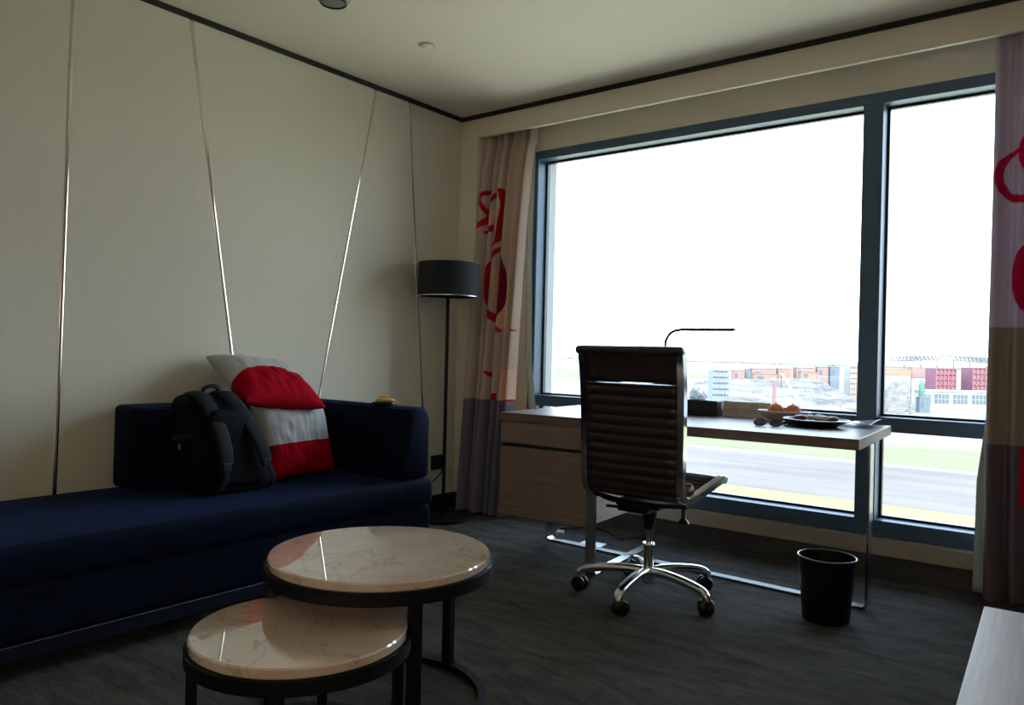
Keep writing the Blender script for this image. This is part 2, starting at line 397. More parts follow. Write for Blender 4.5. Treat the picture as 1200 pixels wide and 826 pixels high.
RED, MAR, PEA, MAU, GRY = (.62, .012, .035), (.20, .015, .05), (.86, .62, .48), (.68, .555, .49), (.30, .27, .28)
def cl(px, py):     # left curtain pattern units (millimetre-like drawing grid) to metres on the cloth
    return (-3.300+(px+.024*(py-160)-563)*.00665, 1.045+(411-py)*.00571)
def S(pts, c): return ([(*cl(x, y), w) for x, y, w in pts], c)
strokes = [
    S([(577, 228, .012), (569, 229, .014), (565, 236, .012), (568, 246, .010), (571, 256, .012), (566, 266, .014), (559, 273, .012)], RED),
    S([(578, 240, .006), (581, 232, .009), (585, 228, .011), (589, 228, .012)], RED),
    S([(589, 229, .012), (591, 242, .014), (590, 256, .013), (589, 270, .014), (587, 284, .010), (583, 294, .007)], RED),
    S([(570, 274, .014), (577, 272, .018), (584, 264, .012)], RED),
    S([(588, 294, .006), (581, 308, .020), (576, 325, .021), (575, 342, .017), (577, 358, .015), (582, 370, .017), (588, 379, .016), (593, 388, .008)], RED),
    S([(594, 304, .012), (595, 322, .016), (595, 340, .017), (594, 358, .014), (591, 374, .008)], MAR),
    S([(561, 300, .012), (561, 325, .014), (560, 350, .012)], MAR),
    S([(598, 392, .014), (597, 402, .020), (595, 412, .010)], RED),
    S([(579, 434, .006), (583, 440, .013), (585, 450, .006)], RED),
    S([(604, 384, .006), (610, 386, .007), (613, 388, .004)], RED),
]
blocks = [(*[cl(x, 300)[0] for x in (572, 583)], cl(0, 268)[1], cl(0, 250)[1], PEA), (*[cl(x, 330)[0] for x in (584, 604)], cl(0, 385)[1], cl(0, 318)[1], PEA),
          (*[cl(x, 400)[0] for x in (587, 606)], cl(0, 425)[1], cl(0, 398)[1], MAU), (*[cl(x, 400)[0] for x in (597, 613)], cl(0, 478)[1], cl(0, 430)[1], PEA),
          (*[cl(x, 460)[0] for x in (583, 590)], cl(0, 478)[1], cl(0, 458)[1], RED), (*[cl(x, 460)[0] for x in (600, 613)], cl(0, 480)[1], cl(0, 463)[1], RED)]
curtain('curtain', 'mauve curtain with red ribbon pattern and purple hem beside the floor lamp', (-3.275, -2.880), (-3.315, -2.955), 3.945, .012, 2.56, 5.6, strokes, blocks,
        {'top': MAU, 'bottom': (.25, .225, .29), 'split': .735}, (-2.99, -2.93, .13), 3, .150, 1.25)
def ring(cx, cz, rx, rz, a0, a1, w0, w1, n=18):
    return [(cx+rx*math.cos(R(a0+(a1-a0)*i/n)), cz+rz*math.sin(R(a0+(a1-a0)*i/n)), w0+(w1-w0)*i/n) for i in range(n+1)]
RC = (.55, .012, .09)
RS = [(ring(-.300, 1.860, .085, .105, 75, 330, .010, .020), RC), (ring(-.215, 1.955, .085, .115, 60, 265, .010, .016), RC),
      (ring(-.20, 1.42, .10, .17, 90, 270, .022, .030), RC)]
curtain('curtain', 'lavender and brown curtain with red ribbon loop beside the narrow window pane', (-.405, .60), (-.400, .62), 3.955, .012, 2.56, 11, RS, [(-.5, -.2, .5, 1.20, (.40, .32, .27))],
        {'top': (.62, .54, .66), 'bottom': (.19, .145, .18), 'split': .69, 'over': [(-.28, -.06, .43, .69, RED)]}, (-.455, -.375, .07), 11)

# ------------------------------------------------------------------ sofa
sofa = thing('sofa', 'navy velvet sofa with bolster arm on steel rail along the panelled wall', 'sofa', (-3.0, 1.5, 0))
SO = Vector((-3.0, 1.5, 0))
def sbox(p0, p1, bv, seg=4): 
    a, c = Vector(p0)-SO, Vector(p1)-SO
    return MB().box(a, c, bv, seg)
YS = .15
def soft(mb, amp, sc_, seed):
    """gentle unevenness of upholstery"""
    bmesh.ops.subdivide_edges(mb.bm, edges=[e for e in mb.bm.edges if e.calc_length() > .12], cuts=5, use_grid_fill=True)
    for v in mb.bm.verts:
        v.co += v.normal*amp*noise.noise(v.co*sc_+Vector((seed, 0, 0)))
    return mb
def uph(mb, name, amp=.006, s=4, seed=0):
    mb.bm.normal_update(); soft(mb, amp, s, seed); o = mb.build(name, 'velvet', sofa, smooth=True); return o
uph(sbox((-3.43, YS, .288), (-2.60, 2.775, .412), .035), 'seat_cushion', .007, 3, 1)
uph(sbox((-3.42, YS+.01, .114), (-2.615, 2.765, .286), .02), 'sofa_base', .004, 3, 2)
bk = MB(); bk.prism([(-.425, .414), (-.20, .414), (-.215, .74), (-.245, .768), (-.425, .772)], .095, 1.062, 'y', .022, 3)
uph(bk, 'backrest', .004, 4, 3)
ar = MB(); ar.prism([(1.068, .414), (1.262, .414), (1.262, .70), (1.245, .752), (1.21, .764), (1.155, .762), (1.125, .735)], -.425, .375, 'x', .024, 3)
uph(ar, 'bolster_arm', .005, 4, 4)
r = MB(); r.box(Vector((-2.645, YS, .060))-SO, Vector((-2.605, 2.76, .112))-SO, .003, 1); r.box(Vector((-3.40, 2.70, .060))-SO, Vector((-2.645, 2.74, .112))-SO, .003, 1); r.box(Vector((-3.40, YS, .060))-SO, Vector((-3.36, 2.70, .112))-SO, .003, 1)
r.build('steel_rail', 'rail', sofa)
for x, y in ((-2.66, 2.70), (-3.38, 2.70), (-2.66, .5), (-3.38, .5), (-2.66, 1.6), (-3.38, 1.6)):
    q = Vector((x, y, 0))-SO
    MB().lathe([(.020, 0), (.022, .004), (.016, .010), (.016, .061)], q, 20).build('leg', 'chrome', sofa, angle=40)

# pillows
def pillow(name, label, c, u, v, w, h, th, stripes, cat='cushion', seed=0, group=None):
    """square cushion: u across, v up, stripes decides the cloth from (s, t)"""
    c, u, v = Vector(c), Vector(u).normalized(), Vector(v); v = (v-u*v.dot(u)).normalized(); n = u.cross(v)
    mtx = Matrix((u, v, n)).transposed().to_4x4(); mtx.translation = c
    b = MB(); K = 64
    def side(sg):
        def fn(s, t):
            a, q = 2*s-1, 2*t-1
            e = max(0, (1-abs(a)**3.2)*(1-abs(q)**3.2))**.55
            pin = 1-.07*(1-abs(a)**2)*abs(q)**3
            pin2 = 1-.07*(1-abs(q)**2)*abs(a)**3
            wr = noise.noise(Vector((a*3+seed, q*3, sg)))*.010*e + noise.noise(Vector((a*9+seed, q*2, sg)))*.005*e
            return (a*w/2*pin2, q*h/2*pin, sg*(th/2*e+wr+.0015))
        return fn
    b.grid(K, K, side(1), stripes); b.grid(K, K, side(-1), stripes)
    bmesh.ops.remove_doubles(b.bm, verts=b.bm.verts, dist=.0034)
    ob = b.build(name, ['grey_cloth', 'red_cloth'], None, smooth=True, recalc=True)
    ob.matrix_world = mtx
    tag(ob, label, cat, group)
    return ob
pillow('cushion', 'silver grey cushion with crimson lower band, upright against the sofa back', (-3.075, 2.285, .598), (-.06, 1, .02), (-.30, 0, 1), .43, .37, .15, lambda s, t: 1 if t < .4375 else 0, seed=2)
pillow('cushion', 'silver and crimson cushion lying tilted on top of the upright cushion', (-3.205, 2.215, .868), (.03, 1, -.10), (-1.0, .06, .50), .44, .44, .15, lambda s, t: 1 if t < .55-.5*(s-.55)**2 else 0, seed=5)

# backpack
bp = thing('backpack', 'black backpack with two padded straps slumped on the navy sofa seat', 'backpack', (-3.0, 1.90, .412), math.atan2(.02, 1.0))
def superloop(cx, cy, a, bb, z, n=40, e=3.2):
    pts = []
    for i in range(n):
        t = 2*PI*i/n; c_, s_ = math.cos(t), math.sin(t)
        pts.append((cx+a*math.copysign(abs(c_)**(2/e), c_), cy+bb*math.copysign(abs(s_)**(2/e), s_), z))
    return pts
def loft(b, loops):
    rings = [[b.bm.verts.new(p) for p in lp] for lp in loops]; n = len(rings[0])
    for r0, r1 in zip(rings, rings[1:]):
        for i in range(n):
            b.bm.faces.new((r0[i], r0[(i+1) % n], r1[(i+1) % n], r1[i]))
    b.bm.faces.new(rings[0][::-1]); b.bm.faces.new(rings[-1]); return b
prof = [(0, .085, .135), (.012, .105, .158), (.05, .115, .170), (.15, .118, .172), (.25, .112, .168), (.33, .10, .158), (.38, .085, .140), (.41, .062, .112), (.425, .03, .06)]
fine = []
for (z0_, a0_, w0_), (z1_, a1_, w1_) in zip(prof, prof[1:]):
    n_ = max(1, int((z1_-z0_)/.012)); fine += [(z0_+(z1_-z0_)*i/n_, a0_+(a1_-a0_)*i/n_, w0_+(w1_-w0_)*i/n_) for i in range(n_)]
fine.append(prof[-1])
loops = [superloop(-.06*(z/.42)**1.5, -.10*(z/.42)**1.4, a, w_, z, 64) for z, a, w_ in fine]
b = loft(MB(), loops); b.bm.normal_update()
for v in b.bm.verts: v.co += v.normal*(.010*noise.noise(v.co*8)+.005*noise.noise(Vector((v.co.x*14, v.co.y*14, v.co.z*30))))
sub(b.build('main_compartment', 'nylon', bp, smooth=True), 1)
loops = [superloop(-.135-.02*(z/.3), -.02, .055*k_, .135*k_, z) for z, k_ in ((.02, .8), (.035, 1), (.12, 1.05), (.20, 1.0), (.25, .85), (.268, .55))]
b = loft(MB(), loops); sub(b.build('front_pocket', 'nylon', bp, smooth=True), 1)
loops = [superloop(0, -.175, .07*k_, .032*k_, z) for z, k_ in ((.015, .7), (.03, 1), (.10, 1.05), (.16, .95), (.175, .7))]
loft(MB(), loops).build('side_pocket', 'nylon', bp, smooth=True)
def strap(pts, w_, t_, name, parent=bp, ups=None, m_='strap'):
    p = smooth_path(pts, 8)
    return MB().sweep(p, [(w_/2*math.cos(2*PI*i/12), t_/2*math.copysign(abs(math.sin(2*PI*i/12))**.6, math.sin(2*PI*i/12))) for i in range(12)], ups or (1, 0, .25)).build(name, m_, parent, smooth=True)
def lean(z): return -.10*(max(0, z)/.42)**1.4
for sg in (-1, 1):
    y = sg*.060
    pts = [(-.055, lean(.42)+y, .424), (.012, lean(.41)+y, .418), (.068, lean(.36)+y*1.1, .372), (.118, lean(.27)+y*1.25, .285), (.148, lean(.18)+y*1.45, .195), (.146, lean(.12)+y*1.6, .135)]
    st = strap(pts, .064, .018, 'shoulder_strap')
    strap([(.147, lean(.12)+y*1.6, .14), (.146, y*1.85+.0, .085), (.130, y*2.1, .035), (.100, y*2.2, .018)], .026, .005, 'webbing', st)
    MB().box((.140, lean(.12)+y*1.6-.019, .112), (.158, lean(.12)+y*1.6+.019, .146), .004, 2).build('buckle', 'black_plastic', st)
MB().tube(smooth_path([(-.02, lean(.4)-.035, .418), (-.01, lean(.4)-.03, .446), (-.005, lean(.4), .455), (-.01, lean(.4)+.03, .446), (-.02, lean(.4)+.035, .418)], 6), .009, 8).build('grab_handle', 'strap', bp, smooth=True)
MB().tube(smooth_path([(-.03, -.176, .06), (-.05, -.205, .25), (-.08, -.215, .36), (-.085, -.10, .418), (-.075, .02, .385), (-.05, .10, .30), (-.03, .148, .15)], 8), .004, 6).build('zip', 'black_plastic', bp, smooth=True)
for zc in (.10, .24):        # compression straps round the side
    c_ = [(.06, lean(zc)-.168, zc+.02), (.0, lean(zc)-.186, zc+.005), (-.07, lean(zc)-.178, zc-.005), (-.11, lean(zc)-.12, zc-.01)]
    strap(c_, .022, .005, 'compression_strap', bp, (0, -1, 0))
MB().box((-.052, -.212, .19), (-.042, -.200, .215), .002, 1).build('zip_pull', 'brushed', bp)
b = loft(MB(), [superloop(.095, lean(z), .022, .115*k_, z, 32) for z, k_ in ((.04, .8), (.06, 1), (.2, 1), (.33, .85), (.36, .6))]); b.build('back_panel', 'nylon', bp, smooth=True)

# pouch with a yellow key case on the arm
MB_ = MB().box((-.055, -.05, 0), (.055, .05, .010), .004, 2)
tag(MB_.build('pouch', 'leather_box', None, loc=(-2.885, 2.694, .7655), rot=(0, 0, .5)), 'flat black pouch lying on the sofa arm under the yellow key case', 'pouch')
kc = thing('key_case', 'small yellow key case on the black pouch on the sofa arm', 'key case', (-2.885, 2.694, .7760), .6)
b = loft(MB(), [superloop(0, 0, .05*k_, .030*k_, z, 28, 2.4) for z, k_ in ((0, .85), (.004, 1), (.012, .95), (.017, .6))]); b.build('case_body', 'yellow', kc, smooth=True)
MB().tube(smooth_path([(-.035, .0, .012), (-.02, .005, .024), (.0, .006, .026), (.012, .0, .02)], 6), .005, 8).build('strap_loop', 'yellow', kc, smooth=True)

# ------------------------------------------------------------------ coffee tables
def coffee_table(label, c, rad, h, leg_angles, ring, legw):
    t = thing('coffee_table', label, 'coffee table', (c[0], c[1], 0))
    MB().lathe([(0, h-.026), (rad-.004, h-.026), (rad, h-.022), (rad, h-.004), (rad-.004, h), (0, h)], n=96).build('marble_top', 'marble', t, angle=20)
    MB().lathe([(rad-.03, h-.060), (rad+.009, h-.060), (rad+.009, h-.0265), (rad-.03, h-.0265)], n=96, close=True).build('rim_band', 'black_metal', t, angle=40)
    rl = rad-.012
    for a in leg_angles:
        a = R(a); m_ = Matrix.Translation((rl*math.cos(a), rl*math.sin(a), 0)) @ Matrix.Rotation(a, 4, 'Z')
        MB().box((-.013, -legw/2, .020), (.013, legw/2, h-.0602), .002, 1, mtx=m_).build('leg', 'black_metal', t)
    a0, a1 = R(ring[0]), R(ring[1])
    MB().bar(circ(rl, 72, .010, a0, a1), .026, .020, closed=abs(a1-a0-2*PI) < 1e-6).build('base_ring', 'black_metal', t, angle=40)
    return t
coffee_table('larger, taller round coffee table with cream marble top on black legs', (-1.682, 1.569), .322, .446, (91, 236, -26), (-28.5, 239), .034)
coffee_table('smaller, lower round coffee table with cream marble top tucked under the taller one', (-1.602, 1.227), .268, .334, (242, 62, -48, 128), (0, 360), .028)

# ------------------------------------------------------------------ floor lamp
fl = thing('floor_lamp', 'black floor lamp with charcoal drum shade in the corner', 'floor lamp', (-3.21, 3.50, 0))
MB().lathe([(0, 0), (.148, 0), (.15, .004), (.15, .014), (.146, .018), (.02, .022), (.018, .03), (0, .03)], n=64).build('base', 'black_metal', fl, angle=40)
MB().lathe([(.011, .028), (.011, 1.40), (.006, 1.405), (.006, 1.50), (0, 1.50)], n=20).build('pole', 'black_metal', fl, angle=40)
sh = MB().lathe([(.188, 1.372), (.188, 1.578), (.1855, 1.578), (.1855, 1.372)], n=80, close=True).build('lamp_shade', 'shade', fl, angle=40)
MB().lathe([(.1895, 1.372), (.1895, 1.377), (.184, 1.377), (.184, 1.372)], n=80, close=True).build('shade_rim', 'brushed', sh, angle=40)
k = MB()
for i in range(3):
    a = 2*PI*i/3; k.tube([(.006*math.cos(a), .006*math.sin(a), 1.42), (.186*math.cos(a), .186*math.sin(a), 1.39)], .003, 6)
k.tube(circ(.012, 16, 1.42), .003, 6, True); k.build('spider_fitting', 'black_metal', fl, smooth=True)
MB().lathe([(0, 1.46), (.016, 1.46), (.018, 1.50), (.028, 1.535), (.020, 1.56), (0, 1.568)], n=24).build('bulb', 'white_plastic', fl, smooth=True)
# sockets on the left wall and the cord
so = thing('wall_socket', 'black double socket on the wall between sofa arm and floor lamp', 'socket', (XL, 3.682, .312))
MB().box((0, -.055, -.048), (.010, .055, .048), .003, 2).build('face_plate', 'black_plastic', so)
MB().box((.010, .006, -.026), (.032, .040, .020), .004, 2).build('plug', 'black_plastic', so)
ws = thing('wall_socket', 'cream socket plate on the wall beside the black one', 'socket', (XL, 3.79, .312))
MB().box((0, -.042, -.045), (.008, .042, .045), .003, 2).build('face_plate', 'paint', ws)
MB().box((.008, -.018, -.018), (.011, .018, .018), .002, 1).build('switch', 'paint', ws)
tag(MB().tube(smooth_path([(XL+.034, 3.70, .305), (XL+.06, 3.66, .25), (XL+.04, 3.56, .17), (XL+.05, 3.46, .06), (XL+.10, 3.42, .006), (-3.30, 3.40, .006), (-3.24, 3.36, .006)], 10), .004, 8).build('power_cord', 'black_plastic', None, smooth=True), 'thin black cord running down from the wall socket to the lamp', 'cord')

# ------------------------------------------------------------------ desk
TH = R(3.6); DW, DD, DH = 1.68, .815, .738
desk = thing('desk', 'long brown wooden desk with drawer pedestal and chrome frame by the window', 'desk', (-.742, 3.15, 0), TH)
def D(x, y): return (x-DW, y)            # desk runs to the left of its front right corner
MB().box((-DW, 0, DH-.043), (0, DD, DH), .002, 1).build('desktop', 'wood_top', desk)
MB().box((0, .001, DH-.042), (.0015, DD-.001, DH-.001)).build('edge_band', 'wood_side', desk)
PX0, PX1 = -DW+.004, -DW+.500
MB().box((PX0, .026, .225), (PX1, .66, DH-.0435), .001, 1).build('pedestal', 'wood_side', desk)
dr = MB().box((PX0, .006, .585), (PX1, .0255, DH-.0445), .0015, 1).build('drawer', 'wood_dark', desk)
dd = MB().box((PX0, .006, .225), (PX1, .0255, .568), .0015, 1).build('door', 'wood_dark', desk)
MB().box((PX0+.002, .018, .5685), (PX1-.002, .0255, .5845)).build('grip_channel', 'dark_gap', desk)
MB().box((PX0-.0025, .004, .225), (PX0, .03, .585)).build('edge_trim', 'brushed', desk)
# flat steel frame: right leg, floor rail, left leg
yr, yl = .325, .50
def flat_u(pa, pb, z_top, w_, t_, name):
    """a flat bar bent into a U: down at pa, along the floor, up at pb"""
    a, c = Vector((*pa, 0)), Vector((*pb, 0)); d = (c-a).normalized(); side = Vector((-d.y, d.x, 0))
    rr = .022; prof = [(0, z_top)]
    prof += [(rr-rr*math.cos(q*PI/12), rr-rr*math.sin(q*PI/12)) for q in range(0, 7)]
    Ln = (c-a).length
    prof += [(Ln-rr+rr*math.sin(q*PI/12), rr-rr*math.cos(q*PI/12)) for q in range(0, 7)] + [(Ln, z_top)]
    path = [a+d*s+Vector((0, 0, z+t_/2)) for s, z in prof]
    b = MB(); rings = []
    for i, p in enumerate(path):
        t = (path[min(i+1, len(path)-1)]-path[max(0, i-1)]).normalized(); n = t.cross(side)
        rings.append([b.bm.verts.new(p+side*x+n*y) for x, y in ((-w_/2, -t_/2), (w_/2, -t_/2), (w_/2, t_/2), (-w_/2, t_/2))])
    for r0, r1 in zip(rings, rings[1:]):
        for i in range(4): b.bm.faces.new((r0[i], r0[(i+1) % 4], r1[(i+1) % 4], r1[i]))
    b.bm.faces.new(rings[0][::-1]); b.bm.faces.new(rings[-1])
    return b.build(name, 'frame_steel', desk, recalc=True)
flat_u((-DW+.006, yl), (-.006, yr), DH-.0435-.006, .050, .010, 'long_frame')
flat_u((PX1+.027, .012), (PX1+.010, .74), DH-.0435-.006, .050, .010, 'cross_frame')

# things on and under the desk
tag(MB().tube(smooth_path([(-2.46, 3.68, .012), (-2.53, 3.79, .006), (-2.42, 3.92, .006), (-2.30, 3.93, .006), (-2.20, 3.85, .006), (-2.125, 3.80, .010), (-2.10, 3.87, .012), (-2.04, 3.93, .006)], 10), .005, 8).build('extension_cable', 'black_plastic', None, smooth=True), 'black cable lying on the carpet under the desk pedestal', 'cable')
pl = thing('plug', 'grey plug lying on the carpet under the desk at the cable end', 'plug', (-2.425, 3.625, .0), .5)
MB().box((-.022, -.032, .001), (.022, .032, .036), .007, 3).build('plug_body', 'card', pl, smooth=True)
for sx in (-.01, .01): MB().lathe([(.0028, 0), (.0028, .02), (0, .021)], (0, 0, 0), 10).build('pin', 'brushed', pl, loc=(sx, -.03, .018), rot=(PI/2, 0, 0))
fp = thing('floor_socket', 'bright metal floor socket plate in the carpet under the desk', 'floor socket', (-2.20, 3.60, 0), .1)
MB().box((-.065, -.055, 0), (.065, .055, .006), .002, 1).build('plate', 'brushed', fp)
MB().box((-.05, -.04, .006), (.05, .04, .0075), .0005, 1).build('lid', 'brushed', fp)

ZT = DH
tb = thing('tissue_box', 'black leather tissue box on the desk behind the office chair', 'tissue box', (-1.690, 3.80, ZT+.0005), TH)
b = MB(); b.box((-.125, -.065, 0), (.125, .065, .078), .004, 2); b.build('box_body', 'leather_box', tb)
MB().box((-.07, -.025, .0775), (.07, .025, .0795), .001, 1).build('slot_plate', 'black_plastic', tb)
b = MB()
def tis(s, t):
    u = 2*s-1; hgt = (.060*math.exp(-((u+.35)/.42)**2)+.036*math.exp(-((u-.55)/.35)**2)+.006)*t
    y_ = (.022*math.sin(5*u+1)+.012*math.sin(11*u))*t+.012*noise.noise(Vector((u*3, t*3, 1)))
    return (u*.050*(.75+.35*t)+.006*noise.noise(Vector((u*4, t*4, 7)))*t, y_, .078+hgt+.008*noise.noise(Vector((u*5, t*2, 4)))*t)
b.grid(40, 16, tis); b.grid(40, 16, lambda s, t: (lambda q: (q[0]*.9, q[1]*-.8+.006*t, .078+(q[2]-.078)*.86))(tis(s, t)))
b.build('tissue', 'tissue', tb, smooth=True)
tc_ = thing('tent_card', 'greyish brown folded card standing on the desk between tissue box and bowl', 'card', (-1.440, 3.835, ZT+.0005), TH+.03)
b = MB(); b.prism([(-.030, 0), (-.0275, 0), (0, .073), (.0275, 0), (.030, 0), (.0014, .077), (-.0014, .077)], -.118, .118, 'x'); card = b.build('folded_card', 'card', tc_)
q = MB()
nrm = Vector((0, -.077, .0286)).normalized()
def onface(x0, x1, h0, h1, mb):
    p = []
    for x, h in ((x0, h0), (x1, h0), (x1, h1), (x0, h1)):
        y = -.030+.0286*h/.077; p.append(mb.bm.verts.new(Vector((x, y, h))+nrm*.0006))
    mb.bm.faces.new(p)
xs = .015
for i, ww in enumerate((.006, .004, .008, .005, .007)):
    onface(xs, xs+ww, .058, .062, q); xs += ww+.003
for r_ in range(3):
    xs = -.09
    for i in range(9):
        ww = random.uniform(.008, .018); onface(xs, xs+ww, .040-.008*r_, .0415-.008*r_, q); xs += ww+.004
q.build('print_lines', 'ink', card)

bowl = thing('fruit_bowl', 'pale oval bowl holding two peaches on the desk', 'bowl', (-1.225, 3.755, ZT+.0005), TH)
MB().lathe([(0, 0), (.055, 0), (.078, .014), (.105, .038), (.118, .050), (.114, .052), (.10, .041), (.072, .018), (.05, .007), (0, .006)], n=64, sx=1.08, sy=.8).build('bowl_body', 'ceramic', bowl, smooth=True)
def peach(x, y, lab, r_, rot):
    t = thing('peach', lab, 'peach', (x, y, ZT+.0145), rot)
    b = MB(); rr = bmesh.ops.create_uvsphere(b.bm, u_segments=32, v_segments=24, radius=r_)
    for v in b.bm.verts:
        p = v.co/r_; th = math.atan2(p.y, p.x); rad = math.hypot(p.x, p.y)
        crease = math.exp(-(th/.22)**2)*.09*rad
        tip = .10*math.exp(-(rad/.18)**2) if p.z > 0 else 0
        dim = .16*math.exp(-(rad/.25)**2) if p.z < 0 else 0
        v.co = Vector((p.x*(1-crease), p.y*(1-crease*.3), p.z*.95*(1-dim)+tip*.6))*r_+Vector((0, 0, r_*.95))
    b.build('peach_flesh', 'peach', t, smooth=True)
    MB().tube([(0, 0, r_*1.9), (.002, .001, r_*1.9+.008)], .0022, 6).build('stem', 'brown_leather', t)
peach(-1.264, 3.750, 'larger left peach of the two in the bowl, near the tent card', .0375, 2.2)
peach(-1.184, 3.755, 'pointed right peach of the two in the bowl, near the dark dish', .0365, -.6)

gl = thing('sunglasses', 'dark violet sunglasses lying on the desk in front of the fruit bowl', 'sunglasses', (-1.185, 3.415, ZT), TH+.12)
for sx in (-1, 1):
    b = MB(); b.sweep([(sx*.034+.026*math.cos(2*PI*i/28), .016*math.sin(2*PI*i/28), .0165+.0135*math.sin(2*PI*i/28)) for i in range(28)], [(.0028*math.cos(2*PI*i/8), .0028*math.sin(2*PI*i/8)) for i in range(8)], None, True)
    rim = b.build('lens_rim', 'black_plastic', gl, smooth=True)
    b = MB(); b.lathe([(0, -.001), (.0255, -.001), (.0255, .001), (0, .0015)], n=28); o_ = b.build('lens', 'lens', rim, smooth=False, loc=(sx*.034, 0, .0165), rot=(R(40), 0, 0)); o_.scale = (1, .80, 1)
    MB().tube(smooth_path([(sx*.060, .010, .024), (sx*.064, .03, .024), (sx*.062, .09, .018), (sx*.058, .125, .004)], 6), .0026, 8).build('temple_arm', 'black_plastic', gl, smooth=True)
MB().tube(smooth_path([(-.010, .006, .022), (0, .008, .026), (.010, .006, .022)], 6), .0025, 8).build('bridge', 'black_plastic', gl, smooth=True)

dish = thing('dish', 'dark shallow dish of snacks near the right end of the desk', 'dish', (-1.030, 3.60, ZT+.0005), TH)
MB().lathe([(0, 0), (.085, 0), (.10, .008), (.138, .028), (.142, .031), (.137, .031), (.098, .016), (.084, .013), (0, .013)], n=72, sx=1, sy=.9).build('dish_body', 'tray', dish, smooth=True)
MB().tube([(x, y*.9, z) for x, y, z in circ(.1405, 72, .0315)], .0026, 6, True).build('dish_rim', 'brushed', dish, smooth=True)
def packet(x, y, z, a, m_, lab, s=(.030, .020, .012), nm='wrapped_snack', grp=None):
    b = loft(MB(), [superloop(0, 0, s[0]*k_, s[1]*k_, zz*s[2], 24, 3) for zz, k_ in ((0, .6), (.25, .92), (.5, 1), (.8, .85), (1, .5))])
    o_ = b.build(nm, m_, None, smooth=True, loc=(x, y, z), rot=(.12, -.08, a)); tag(o_, lab, 'snack', grp)
packet(-1.098, 3.595, ZT+.026, .4, 'snack_red', 'reddish brown snack at the left side of the dark dish', (.030, .024, .022))
packet(-.965, 3.612, ZT+.026, -.3, 'snack_red', 'reddish brown snack at the right side of the dark dish', (.032, .024, .022))
packet(-1.050, 3.585, ZT+.030, .8, 'snack_white', 'white wrapped snack left of the others at the middle of the dark dish', (.020, .011, .022))
packet(-1.020, 3.590, ZT+.031, .9, 'snack_white', 'central white wrapped snack on the dark dish', (.020, .011, .024))
packet(-.990, 3.575, ZT+.030, .7, 'snack_white', 'white wrapped snack beside the right brown one', (.020, .011, .022))
packet(-1.025, 3.650, ZT+.025, .1, 'snack_red', 'brown snack behind the white wrapped ones in the dark dish', (.034, .020, .022))
b = MB()
b.grid(20, 16, lambda s, t: (-.16+.32*s, -.10+.20*t, .004+.016*abs(math.sin(3*s+2*t))*s+.012*s*s))
fs_ = b.build('plastic_sheet', 'clear', None, smooth=True, loc=(-.98, 3.80, ZT), rot=(0, 0, TH-.1)); sm = fs_.modifiers.new('t', 'SOLIDIFY'); sm.thickness = .001
tag(fs_, 'crumpled clear plastic sheet behind the dark dish on the desk', 'plastic sheet')

# desk lamp, gooseneck, its base behind the chair
dl = thing('desk_lamp', 'slim black gooseneck desk lamp standing on the desk behind the chair', 'desk lamp', (-1.765, 3.55, ZT))
MB().lathe([(0, 0), (.075, 0), (.078, .004), (.078, .014), (.07, .018), (.012, .020), (0, .020)], n=48).build('base', 'black_metal', dl, angle=40)
zz = 1.175-ZT
MB().tube(smooth_path([(0, 0, .018), (0, 0, .20), (0.002, 0, zz-.085), (.012, 0, zz-.042), (.040, .0, zz-.012), (.085, 0, zz-.001), (.12, 0, zz)], 10), .0068, 10).build('gooseneck', 'black_metal', dl, smooth=True)
hd = MB().box((.115, -.014, zz-.007), (.365, .014, zz+.006), .004, 2).build('lamp_head', 'black_metal', dl)
MB().box((.13, -.010, zz-.0082), (.355, .010, zz-.0068)).build('light_strip', 'white_plastic', hd)

# ------------------------------------------------------------------ office chair
ch = thing('office_chair', 'dark ribbed high back office chair with chrome frame facing the desk', 'office chair', (-1.545, 3.00, 0), 0)
prof = [(.262, .494), (.250, .503), (.20, .500), (.10, .482), (0, .465), (-.08, .456), (-.125, .456), (-.152, .468), (-.172, .50), (-.185, .55), (-.200, .63), (-.220, .74), (-.248, .88), (-.280, 1.00), (-.300, 1.055)]
cv = smooth_path([(0, y, z) for y, z in prof], 24)
